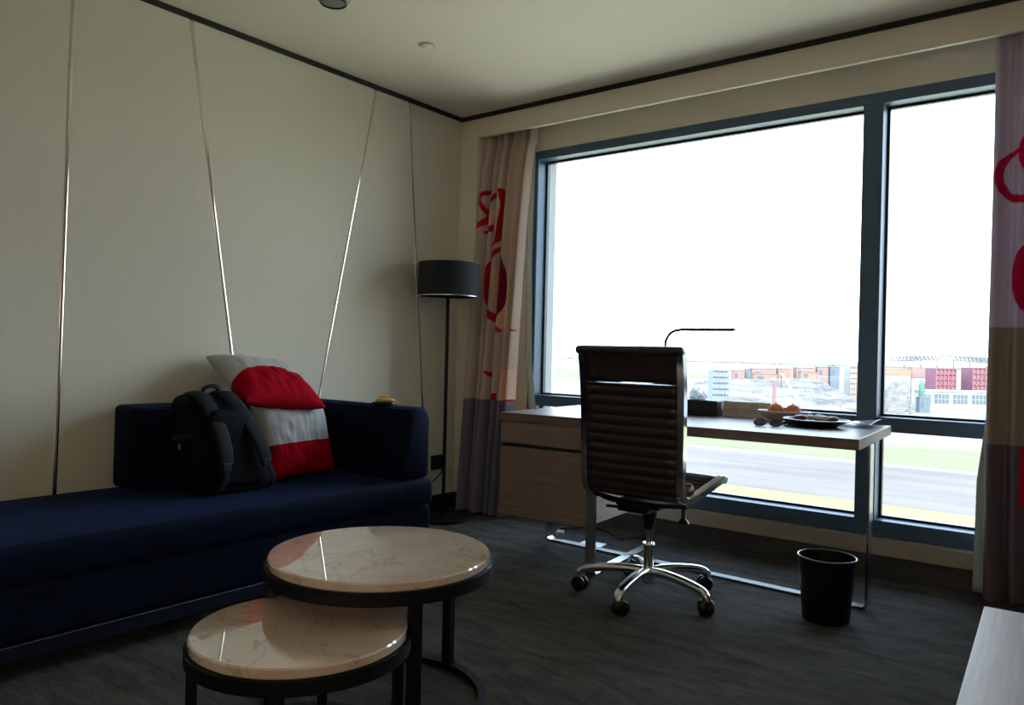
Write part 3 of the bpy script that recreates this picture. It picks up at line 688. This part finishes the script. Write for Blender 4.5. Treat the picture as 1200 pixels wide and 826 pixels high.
# arc length resample
dist = [0]
for a_, b_ in zip(cv, cv[1:]): dist.append(dist[-1]+(b_-a_).length)
TL = dist[-1]
def at_len(s):
    s = max(0, min(TL, s))
    import bisect
    i = max(1, min(len(dist)-1, bisect.bisect_left(dist, s))); f_ = (s-dist[i-1])/(dist[i]-dist[i-1]+1e-9)
    p = cv[i-1].lerp(cv[i], f_); t = (cv[i]-cv[i-1]).normalized()
    return p, t, Vector((0, t.z, -t.y))     # normal toward the rear/below
XC = .03
def xoff(p): return .048*max(0, min(1, (p.z-.46)/.6))      # back leans a touch to the right as it rises
def sling(s0, s1, ribbed, name, wd):
    n = int((s1-s0)/.0042); b = MB(); pitch = .0415; rings = []
    for i in range(n+1):
        s = s0+(s1-s0)*i/n; p, t, nn = at_len(s)
        rib = abs(math.sin(PI*(s-s0)/pitch)) if ribbed else 1
        th = .004+.013*rib**.55 if ribbed else .017
        endf = min(1, i/3, (n-i)/3) if not ribbed else 1
        th = max(.004, th*max(.35, endf))
        ring = []
        for k in range(9):
            x = -wd+2*wd*k/8; e = 1-.35*(abs(k-4)/4)**6
            ring.append(p+Vector((x+xoff(p), 0, 0))+nn*th*e*.75)
        for k in range(8, -1, -1):
            x = -wd+2*wd*k/8; e = 1-.35*(abs(k-4)/4)**6
            ring.append(p+Vector((x+xoff(p), 0, 0))-nn*th*e*.75)
        rings.append([b.bm.verts.new(q) for q in ring])
    m_ = len(rings[0])
    for r0, r1 in zip(rings, rings[1:]):
        for k in range(m_): b.bm.faces.new((r0[k], r0[(k+1) % m_], r1[(k+1) % m_], r1[k]))
    b.bm.faces.new(rings[0][::-1]); b.bm.faces.new(rings[-1])
    return b.build(name, 'leather', ch, smooth=True, recalc=True)
# arc positions
s_bend = next(d for d, p in zip(dist, cv) if p.y < -.155)
s_cross = next(d for d, p in zip(dist, cv) if p.y < 0 and p.z > .925)
hw = .208
sling(.0, s_bend, True, 'seat', hw)
back = sling(s_bend, s_cross-.004, True, 'backrest', hw)
head = sling(s_cross+.004, TL, False, 'headrest', hw)
# padded roll at the very top
p, t, nn = at_len(TL)
MB().sweep([(x+xoff(p), p.y-.012, p.z+.004) for x in (-.238, -.232, -.2, 0, .2, .232, .238)], [(.026*math.cos(2*PI*i/20), .019*math.sin(2*PI*i/20)) for i in range(20)], (0, 0, 1), scale=[.55, .9, 1, 1, 1, .9, .55]).build('top_roll', 'leather', ch, smooth=True)
for sg in (-1, 1):
    path = []; ups = []
    for i in range(91):
        s = TL*(i/90); p, t, nn = at_len(s); path.append(p+Vector((sg*(hw+.013)+xoff(p), 0, 0))+nn*.004); ups.append(nn)
    fm = MB().sweep(path, [(-.014, -.016), (.014, -.016), (.016, .010), (.011, .016), (-.011, .016), (-.016, .010)], ups).build('side_frame', 'chrome', ch, angle=40)
    # flat bracket plate beside the headrest
    pl_ = [at_len(s_cross+d_)[0]+Vector((sg*(hw-.010)+xoff(at_len(s_cross+d_)[0]), 0, 0))+at_len(s_cross+d_)[2]*.0225 for d_ in (-.03, 0, .05, .10, .115)]
    MB().bar(pl_, .036, .005, up=at_len(s_cross)[2]).build('bracket', 'brushed', fm)
    q_ = at_len(s_cross+.008); MB().sphere(q_[0]+Vector((sg*(hw-.004)+xoff(q_[0]), 0, 0))+q_[2]*.028, .009, u=14, v=10).build('bolt', 'chrome', fm, smooth=True)
p, t, nn = at_len(s_cross)
cp = [p+Vector((x+xoff(p), 0, 0))+nn*(.022+.030*(1-(x/hw)**2))-t*.022*(1-(x/hw)**2) for x in [hw*(-1+2*i/20) for i in range(21)]]
MB().bar(cp, .016, .008, up=nn).build('cross_brace', 'chrome', ch, angle=40)
MB().bar([c_-t*(.018-.010*abs(i_-7)/7)+nn*.001 for i_, c_ in enumerate(cp[3:18])], .026, .004, up=nn).build('brace_plate', 'brushed', ch, angle=40)
for y in (-.10, .17):
    q_ = min(cv[:300], key=lambda c_: abs(c_.y-y)+(0 if c_.z < .51 else 9))
    MB().tube([(-hw-.01, y, q_.z-.022), (-.12, y, q_.z-.034), (0, y, q_.z-.04), (.12, y, q_.z-.034), (hw+.01, y, q_.z-.022)], .010, 10).build('seat_spreader', 'black_metal', ch, smooth=True)
b = MB(); b.box((-.07, -.16, .385), (.07, .17, .425), .008, 2); b.box((-.10, -.12, .40), (.10, .02, .43), .006, 2); b.build('tilt_mechanism', 'black_metal', ch)
MB().tube(smooth_path([(-.05, -.06, .41), (-.12, -.08, .408), (-.16, -.10, .418), (-.20, -.13, .445)], 6), .007, 8).build('tilt_lever', 'black_metal', ch, smooth=True)
MB().bar([(-.05, -.10, .392), (-.145, -.115, .390)], .018, .010).build('height_lever', 'black_metal', ch)
k = MB().lathe([(.010, .41), (.010, .335), (.012, .33), (.024, .318), (.026, .312), (0, .312)], (.10, .125, 0), 24)
k.build('tension_knob', 'black_plastic', ch, angle=40)
MB().lathe([(.034, .39), (.030, .345), (.019, .292), (0, .292)], n=28).build('column_sleeve', 'black_metal', ch, angle=40)
b = MB().lathe([(.0125, .295), (.0125, .232)], n=24); b.lathe([(.025, .234), (.027, .228), (.0215, .224), (.0215, .10), (.028, .098), (.028, .085), (.022, .06), (0, .06)], n=28)
b.build('gas_column', 'chrome', ch, angle=40)
for ai in (-157, -85, -13, 59, 131):
    a = R(ai); d = Vector((math.cos(a), math.sin(a), 0))
    pts = [d*.018+Vector((0, 0, .112)), d*.10+Vector((0, 0, .116)), d*.19+Vector((0, 0, .110)), d*.265+Vector((0, 0, .098)), d*.298+Vector((0, 0, .082)), d*.307+Vector((0, 0, .058))]
    pp = smooth_path(pts, 6); n_ = len(pp)
    sec = [(.020*math.copysign(abs(math.cos(2*PI*i/16))**.7, math.cos(2*PI*i/16)), .017*math.copysign(abs(math.sin(2*PI*i/16))**.7, math.sin(2*PI*i/16))) for i in range(16)]
    ups = [Vector((0, 0, 1))*(1-i/n_)+d*(i/n_) for i in range(n_)]
    lg = MB().sweep(pp, sec, ups, scale=[1.15-.25*i/n_ for i in range(n_)]).build('base_leg', 'chrome', ch, smooth=True)
    c0 = d*.307; ca = a+1.1+.3*math.sin(ai)
    ax = Vector((math.cos(ca), math.sin(ca), 0)); tr = Vector((-ax.y, ax.x, 0))*.012
    mt = Matrix.Translation(c0+tr+Vector((0, 0, .0325))) @ Matrix.Rotation(ca, 4, 'Z') @ Matrix.Rotation(PI/2, 4, 'Y')
    b = MB()
    for s_ in (-1, 1):
        r0 = len(b.bm.verts); b.lathe([(0, s_*.003), (.029, s_*.003), (.032, s_*.007), (.032, s_*.020), (.027, s_*.028), (.010, s_*.030), (0, s_*.030)], n=28)
    bmesh.ops.transform(b.bm, matrix=mt, verts=b.bm.verts[:])
    b.tube([c0+Vector((0, 0, .062)), c0+tr*.6+Vector((0, 0, .034))], .007, 8)
    b.build('caster', 'black_plastic', lg, angle=40)

# brown pouch on the seat
hb = thing('leather_pouch', 'small brown leather pouch at the back of the ribbed chair seat', 'pouch', (-1.365, 2.955, .4775))
b = loft(MB(), [superloop(0, 0, .034*k_, .050*k_, z, 32, 2.6) for z, k_ in ((0, .85), (.010, 1), (.022, .95), (.034, .7), (.038, .4))]); b.build('pouch_body', 'brown_leather', hb, smooth=True)
MB().box((-.030, -.009, .028), (.030, .009, .0405), .003, 2).build('flap_strap', 'leather', hb)

# ------------------------------------------------------------------ waste bin
bn = thing('waste_bin', 'round black waste bin on the carpet at the right end of the desk', 'bin', (-.868, 3.225, 0))
MB().lathe([(0, 0), (.086, 0), (.089, .004), (.110, .252), (.1075, .252), (.086, .008), (0, .008)], n=64).build('bin_body', 'bin', bn, angle=40)
MB().tube(circ(.1095, 72, .253), .0032, 8, True).build('bin_rim', 'rimpl', bn, smooth=True)

# ------------------------------------------------------------------ pale cabinet at the lower right
cb = thing('low_cabinet', 'pale wood grain low cabinet at the right below the curtain', 'cabinet', (-.203, 2.008, 0), R(2.5))
MB().box((0, -1.15, .465), (.85, 0, .50), .002, 1).build('cabinet_top', 'wood_light', cb)
MB().box((.02, -1.13, .06), (.85, -.02, .465), .002, 1).build('carcass', 'wood_light', cb)
for y in (-1.12, -.755, -.39): MB().box((.003, y, .075), (.0195, y+.355, .455), .002, 1).build('door', 'wood_light', cb)
MB().box((.05, -1.10, 0), (.82, -.05, .06)).build('plinth', 'black_base', cb)

# ------------------------------------------------------------------ ceiling fittings
sp = thing('smoke_detector', 'round dark grey detector on the ceiling', 'detector', (-2.745, 2.195, H))
MB().lathe([(0, -.026), (.050, -.026), (.066, -.018), (.076, -.006), (.078, 0), (0, 0)], n=48).build('detector_body', 'grey_plastic', sp, angle=40)
MB().lathe([(.052, -.030), (.058, -.030), (.058, -.0215), (.052, -.024)], n=48, close=True).build('detector_ring', 'black_plastic', sp, angle=40)
sk = thing('ceiling_sprinkler', 'small white sprinkler cap on the ceiling near the window corner', 'sprinkler', (-2.775, 2.819, H))
MB().lathe([(0, -.007), (.030, -.007), (.034, -.004), (.034, -.002), (.012, .001), (0, .001)], n=40).build('cover_plate', 'ceil', sk, angle=40)
MB().lathe([(.036, -.002), (.042, -.002), (.044, .001), (.036, .001)], n=40, close=True).build('collar', 'sill', sk, angle=40)

# ------------------------------------------------------------------ outdoors, seen from the eighth floor
GZ = -24.0
def sbx(name, p0, p1, m_, z=.1): return MB().box(p0, p1).build(name, m_)
struct(MB().box((-6000, 8, GZ-1), (3000, 9000, GZ)).build('ground', 'ground'))
struct(MB().box((-400, 8.5, GZ), (300, 100, GZ+.12)).build('unseen_bounce_ground', 'bounce_ground'))  # unseen pale ground, added to bounce warm light up to the ceiling
tag(MB().box((-900, 100.05, GZ), (500, 146, GZ+.10)).build('grass_strip', 'grass'), kind='structure')
tag(MB().box((-900, 146.05, GZ), (500, 200, GZ+.08)).build('taxiway', 'tarmac'), kind='structure')
tag(MB().box((-900, 207, GZ), (500, 257, GZ+.10)).build('grass_strip', 'grass_green'), kind='structure')
tag(MB().box((-1500, 640, GZ), (-380, 1100, GZ+.10)).build('grass_strip', 'grass_green'), kind='structure')
b = MB(); x = -5200
rt_ = random.Random(4)
while x < 1500:
    w_ = rt_.uniform(40, 130); b.sphere((x, 3600+rt_.uniform(-200, 200), GZ+4), 1, (w_, 40, rt_.uniform(10, 19)), u=12, v=8); x += w_*.8
tag(b.build('tree_belt', 'haze_tree', None, smooth=True), 'hazy belt of trees along the far horizon', 'trees', kind='stuff')

Fp = 900.; yaw = math.atan2(695, 900)
fwd = Vector((-math.sin(yaw), math.cos(yaw), 0)); rgt = Vector((math.cos(yaw), math.sin(yaw), 0))
def site(side, depth):      # metres to the right of and ahead of the view line of the room, on the building site
    return rgt*side+fwd*depth
yaw_site = yaw
def block(name, label, cat, side, depth, wid, dep, z0, z1, m_, group=None, rib=True, turn=0.0, roof=None, hv=4.0, band=None):
    p = site(side, depth); t = thing(name, label, cat, (p.x, p.y, GZ+z0), yaw_site+turn, group)
    h = z1-z0
    b = MB(); b.box((-wid/2, 0, 0), (wid/2, dep, h))
    body = b.build('shell', m_, t)
    if band: MB().box((-wid/2-.15, -.25, h-hv), (wid/2+.15, dep, h-.05)).build('upper_cladding', band, t)
    if rib and not band:
        k = MB(); n_ = max(2, int(wid/1.2))
        for i in range(n_+1): xx = -wid/2+wid*i/n_; k.box((xx-.12, -.15, .1), (xx+.12, 0, h-.1))
        k.build('cladding_rib', m_, t)
        MB().box((-wid*.38, -.2, h-hv*.75), (-wid*.12, -.02, h-hv*.25)).build('opening', 'win_dark', t)
    MB().box((-wid/2-.2, -.2, h), (wid/2+.2, dep+.2, h+.25)).build('roof', roof or 'steel_pale', t)
    return t
# terraced earth bank
def bankf(s, t):
    # s across, t from foot to crest
    side = 97+s*76
    d = 342+t*68+4*noise.noise(Vector((s*6, t*3, 0)))
    top = (12.6+2.8*s)*min(1, .55+(1-s)*3.2)
    q = min(t*6, 5.999); step = min(1.0, (math.floor(q)+min(1, max(0, (q % 1)-.45)*3.0))/6.0)
    z = GZ+top*step*(.85+.15*min(1, s*8))+1.3*noise.noise(Vector((s*26, t*16, 3)))+.7*noise.noise(Vector((s*70, t*40, 8)))
    p = site(side, d); return (p.x, p.y, max(GZ, z))
b = MB(); b.grid(120, 50, bankf)
bo = b.build('earth_bank', 'earth', None)
tag(bo, 'terraced bank of dug grey earth on the building site', 'earth bank')
def px(side_px, y_px, depth): return ((side_px-600)/Fp*depth, (413+.024*(side_px-600)-y_px)/Fp*depth+25.04)
def cab(label, x0, x1, y0, y1, depth, m_, nm='site_cabin', cat='cabin', **kw):
    s0, zt = px(x0, y0, depth); s1, zb = px(x1, y1, depth)
    return block(nm, label, cat, (s0+s1)/2, depth, s1-s0, min(6, .7*(s1-s0)), 0, zt, m_, 'cabins on the earth bank' if nm == 'site_cabin' else None, hv=zt-zb, **kw)
cab('faded red cabin with grey end at the left of the earth bank', 860, 873, 434, 446, 445, 'pink_cab')
cab('narrow grey cabin between the two leftmost reddish ones on the bank', 874.5, 880, 433, 447, 446, 'grey_cab')
cab('long faded red cabin behind the orange cabin on the bank', 882, 908, 432, 447, 446, 'pink_cab')
cab('orange cabin standing in front of the long faded red one', 885, 911, 438, 448, 430, 'orange_cab')
cab('orange cabin right of the long faded red one, behind the white crane boom', 913, 928, 432, 443, 444, 'orange_cab')
cab('faded red cabin in the middle right of the bank, behind the smaller orange one', 934, 955, 431, 443, 445, 'pink_cab')
cab('smaller orange cabin in the middle right of the bank', 940, 958, 436, 444, 430, 'orange_cab')
cab('pinkish grey cabin at the right of the bank', 959, 971, 430, 442, 444, 'pink_cab')
cab('dark grey cabin at the right end of the bank', 974, 984, 430, 441, 442, 'grey_cab')
# scaffolded tower block
def tower(label, x0, x1, y0, depth, m_, nm, cat, bays, floors, skin, dep=9):
    s0, zt = px(x0, y0, depth); s1, _ = px(x1, y0, depth); p = site((s0+s1)/2, depth)
    t = thing(nm, label, cat, (p.x, p.y, GZ), yaw_site); wd = s1-s0
    MB().box((-wd/2+.3, .5, 0), (wd/2-.3, dep, zt)).build('core', skin, t)
    k = MB()
    for i in range(bays+1): xx = -wd/2+wd*i/bays; k.box((xx-.13, -.15, 0), (xx+.13, .15, zt+.8))
    for j in range(1, floors+1): zz_ = zt*j/floors; k.box((-wd/2, -.2, zz_-.13), (wd/2, .2, zz_+.13))
    k.build('scaffold', m_, t); return t
tower('grey scaffolded tower block at the left of the earth bank', 836, 855, 434, 320, 'scaff', 'tower_block', 'building', 5, 8, 'netting')
tower('pale pink gridded block seen right of the earth bank beside the window mullion', 997, 1012, 430, 440, 'pink_cab', 'tower_block', 'building', 6, 7, 'white_wall')
# mobile cranes
def crane(label, xb, yb, xt, yt, depth, boom, basem):
    s0, z0 = px(xb, yb, depth); s1, z1 = px(xt, yt, depth); p = site(s0, depth)
    t = thing('mobile_crane', label, 'crane', (p.x, p.y, GZ), yaw_site)
    zb = 2.6; k_ = (zb-z0)/(z1-z0); d0 = s0+(s1-s0)*k_; p = site(d0, depth); t.location = (p.x, p.y, GZ); d = Vector((s1-d0, 0, z1-zb)); up = Vector((0, 0, zb))
    MB().box((-4, -1.3, 1.0), (4, 1.3, 2.2), .1, 1).build('chassis', basem, t); MB().box((-2.4, -1.2, 2.2), (.4, 1.2, 3.8), .15, 1).build('cab', basem, t)
    for xx in (-2.8, -.9, .9, 2.8):
        for yy in (-1.25, 1.25):
            MB().lathe([(0, -.2), (.5, -.2), (.55, -.1), (.55, .1), (.5, .2), (0, .2)], n=16).build('wheel', 'black_plastic', t, loc=(xx, yy, .55), rot=(PI/2, 0, 0))
    MB().bar([up, up+d], 1.1, 1.1, up=(0, 1, 0)).build('boom', boom, t)
    MB().tube([up+d, up+d*.98+Vector((0, 0, -6))], .12, 6).build('hoist_cable', 'black_plastic', t)
crane('white boom mobile crane leaning left in front of the earth bank', 934, 466, 916, 437, 334, 'crane_white', 'crane_red')
crane('red boom mobile crane standing upright left of the white one', 908, 474, 909, 447, 332, 'crane_red', 'crane_red')
# right hand side of the site
cab('long low orange wall building seen through the narrow pane', 1034, 1068, 432, 440, 460, 'white_wall', 'site_hall', 'building', band='orange_cab')
cab('low pale pink building beside the red steel frame', 1069, 1098, 431, 443, 462, 'white_wall', 'site_hall', 'building', band='pink_cab')
def redframe(label, x0, x1, y0, y1, depth):
    s0, zt = px(x0, y0, depth); s1, zb = px(x1, y1, depth); p = site((s0+s1)/2, depth)
    t = thing('steel_frame_building', label, 'building', (p.x, p.y, GZ), yaw_site); wd = s1-s0
    MB().box((-wd/2, .6, 0), (wd/2, 12, zt)).build('cladding', 'red_frame', t)
    k = MB(); n_ = max(3, int(wd/2.2))
    for i in range(n_+1): xx = -wd/2+wd*i/n_; k.box((xx-.16, -.2, 0), (xx+.16, .6, zt+.5))
    for j in range(1, 8): zz_ = zt*j/7; k.box((-wd/2, -.15, zz_-.14), (wd/2, .5, zz_+.14))
    for i in range(n_):
        xx = -wd/2+wd*i/n_; k.tube([(xx, 0, zt*(i % 3+3)/7), (xx+wd/n_, 0, zt*(i % 3+4)/7)], .15, 5)
    k.build('steel_grid', 'crane_red', t)
    return t
redframe('wide red steel framed building under the lattice roof', 1098, 1121, 432, 456, 440)
redframe('red steel framed building beside the right curtain edge', 1141, 1170, 431, 456, 440)
# lattice roof of steel trusses
s0, zt = px(1060, 421, 480); s1, _ = px(1185, 421, 480); p = site((s0+s1)/2, 480)
lr = thing('lattice_roof', 'pale steel lattice roof above the red building site', 'roof', (p.x, p.y, GZ), yaw_site)
k = MB(); wd = s1-s0; nb = 26
def rz(u): return zt+1.2+1.6*math.sin(u*PI)
for row in range(4):
    yy = row*9
    for i in range(nb):
        u0, u1 = i/nb, (i+1)/nb; x0, x1 = -wd/2+wd*u0, -wd/2+wd*u1
        k.tube([(x0, yy, rz(u0)), (x1, yy, rz(u1))], .30, 4); k.tube([(x0, yy, rz(u0)-2.6), (x1, yy, rz(u1)-2.6)], .30, 4)
        k.tube([(x0, yy, rz(u0)-2.6), ((x0+x1)/2, yy, rz((u0+u1)/2))], .24, 4); k.tube([((x0+x1)/2, yy, rz((u0+u1)/2)), (x1, yy, rz(u1)-2.6)], .24, 4)
k.build('truss', 'steel_pale', lr)
k = MB()
for i in range(0, 27, 4):
    xx = -wd/2+wd*i/26; k.box((xx-.3, -.3, 0), (xx+.3, .3, rz(i/26)-2.4))
k.build('column_row', 'steel_pale', lr)
# spoil heap
s0, z0 = px(1062, 484, 370); p = site(s0-1.5, 378); pr = [(12.2, 0), (11.6, 2), (9.8, 6), (8.4, 9), (7.0, 12), (5.2, 14.6), (2.4, 15.9), (0, 16.2)]
b = MB(); b.lathe(pr, n=40, sx=.62, sy=.9); bmesh.ops.subdivide_edges(b.bm, edges=b.bm.edges[:], cuts=1, use_grid_fill=True)
for v in b.bm.verts:
    v.co.x += v.co.z*.28-1.2
    v.co += Vector((noise.noise(v.co*.5), noise.noise(v.co*.5+Vector((9, 0, 0))), .4*noise.noise(v.co*.7)))*.9*(1 if v.co.z > .1 else 0)
o_ = b.build('spoil_heap', 'silo', None, loc=(p.x, p.y, GZ), rot=(0, 0, yaw_site)); tag(o_, 'tall grey heap of rock spoil in front of the white shed', 'spoil heap')
s0, z0 = px(1081, 455, 396); p = site(s0, 396); t = thing('tarp_cover', 'green tarpaulin cover beside the top of the rock heap', 'tarpaulin', (p.x, p.y, GZ), yaw_site)
MB().lathe([(1.4, 0), (1.4, z0), (1.2, z0+2.4), (.6, z0+4.2), (0, z0+4.4)], n=20).build('cover', 'green_tarp', t, smooth=True)
# white shed with windows
s0, zt = px(1084, 457, 405); s1, _ = px(1190, 457, 405); p = site((s0+s1)/2, 405)
sd = thing('white_shed', 'long white shed with grey windows at the right of the site', 'building', (p.x, p.y, GZ), yaw_site); wd = s1-s0
MB().box((-wd/2, 0, 0), (wd/2, 10, zt-.6)).build('shell', 'white_wall', sd)
MB().box((-wd/2-.4, -.5, zt-.6), (wd/2+.4, 10.5, zt)).build('roof', 'white_wall', sd)
for x0, x1 in ((1085, 1092), (1096, 1113), (1118, 1135), (1140, 1157), (1162, 1179)):
    a0, _ = px(x0, 0, 405); a1, _ = px(x1, 0, 405); _, h1 = px(1110, 462, 405); _, h0 = px(1110, 473, 405); c_ = (s0+s1)/2
    f_ = MB().box((a0-c_, -.15, h0), (a1-c_, -.01, h1)).build('window', 'win_dark', sd)
    k = MB()
    for i in range(1, 4): xx = a0-c_+(a1-a0)*i/4; k.box((xx-.1, -.25, h0), (xx+.1, -.15, h1))
    k.box((a0-c_, -.25, (h0+h1)/2-.1), (a1-c_, -.15, (h0+h1)/2+.1)); k.build('glazing_bar', 'white_wall', f_)
cab('grey site machine at the foot of the rock heap', 1079, 1091, 466, 482, 383, 'grey_cab', 'generator_unit', 'machine')
# low grey fence near the mullion
s0, zt = px(950, 479, 325); s1, _ = px(1012, 479, 325); p = site((s0+s1)/2, 325)
fn = thing('site_fence', 'low grey panel fence in front of the pale yard', 'fence', (p.x, p.y, GZ), yaw_site); wd = s1-s0
for i in range(6):
    MB().box((-wd/2+wd*i/6+.1, 0, .1), (-wd/2+wd*(i+1)/6-.1, .2, 2.0)).build('panel', 'grey_cab' if i % 2 else 'netting', fn)
    MB().box((-wd/2+wd*i/6-.1, -.1, 0), (-wd/2+wd*i/6+.1, .3, 2.3)).build('post', 'steel_pale', fn)

# ------------------------------------------------------------------ light: bright sky, sun from behind the building
wd_ = bpy.data.worlds.new('sky'); sc.world = wd_; wd_.use_nodes = True; nt = wd_.node_tree
bg = nt.nodes['Background']; tc = nt.nodes.new('ShaderNodeTexCoord'); sx = nt.nodes.new('ShaderNodeSeparateXYZ'); rp = nt.nodes.new('ShaderNodeValToRGB')
nt.links.new(tc.outputs['Generated'], sx.inputs[0]); nt.links.new(sx.outputs['Z'], rp.inputs['Fac']); nt.links.new(rp.outputs['Color'], bg.inputs['Color'])
e = rp.color_ramp.elements; e[0].position = 0; e[0].color = (.88, .95, 1, 1); e[1].position = .8; e[1].color = (.42, .68, 1, 1)
q = e.new(.22); q.color = (.70, .87, 1, 1)
bg.inputs['Strength'].default_value = 5.2
sl = bpy.data.lights.new('sun', 'SUN'); sl.energy = 8.0; sl.angle = R(.6); sl.color = (1, .95, .86)
so_ = bpy.data.objects.new('sun', sl); COL.objects.link(so_); so_.rotation_euler = (R(48), 0, R(25))

# a second standing lamp, switched on, at the bed end of the room behind the view
lp = thing('standing_lamp', 'lit standing lamp with warm fabric shade at the bed end of the room', 'floor lamp', (1.20, -1.35, 0))
MB().lathe([(0, 0), (.14, 0), (.14, .016), (.02, .022), (0, .022)], n=48).build('base', 'black_metal', lp, angle=40)
MB().lathe([(.011, .02), (.011, 1.34), (0, 1.34)], n=20).build('pole', 'black_metal', lp, angle=40)
MB().lathe([(.20, 1.28), (.20, 1.60), (.197, 1.60), (.197, 1.28)], n=64, close=True).build('lamp_shade', 'lamp_glow', lp, angle=40)

# ------------------------------------------------------------------ camera
cam = bpy.data.cameras.new('camera'); co = bpy.data.objects.new('camera', cam); COL.objects.link(co); sc.camera = co
cam.sensor_width = 36; cam.sensor_fit = 'HORIZONTAL'; cam.lens = 36*900/1200; cam.clip_start = .05; cam.clip_end = 20000
roll = .024
upv = Vector((0, 0, 1)); rt = rgt*math.cos(roll)+upv*math.sin(roll); up = upv*math.cos(roll)-rgt*math.sin(roll)
co.matrix_world = Matrix((rt, up, -fwd)).transposed().to_4x4(); co.matrix_world.translation = Vector((0, 0, 1.04))
sc.view_settings.view_transform = 'Standard'; sc.view_settings.look = 'None'; sc.view_settings.gamma = 1; sc.view_settings.use_curve_mapping = False
sc.view_settings.exposure = 0.55
sc.cycles.use_denoising = True; sc.cycles.max_bounces = 10; sc.cycles.diffuse_bounces = 6; sc.cycles.transparent_max_bounces = 12
sc.cycles.sample_clamp_indirect = 6
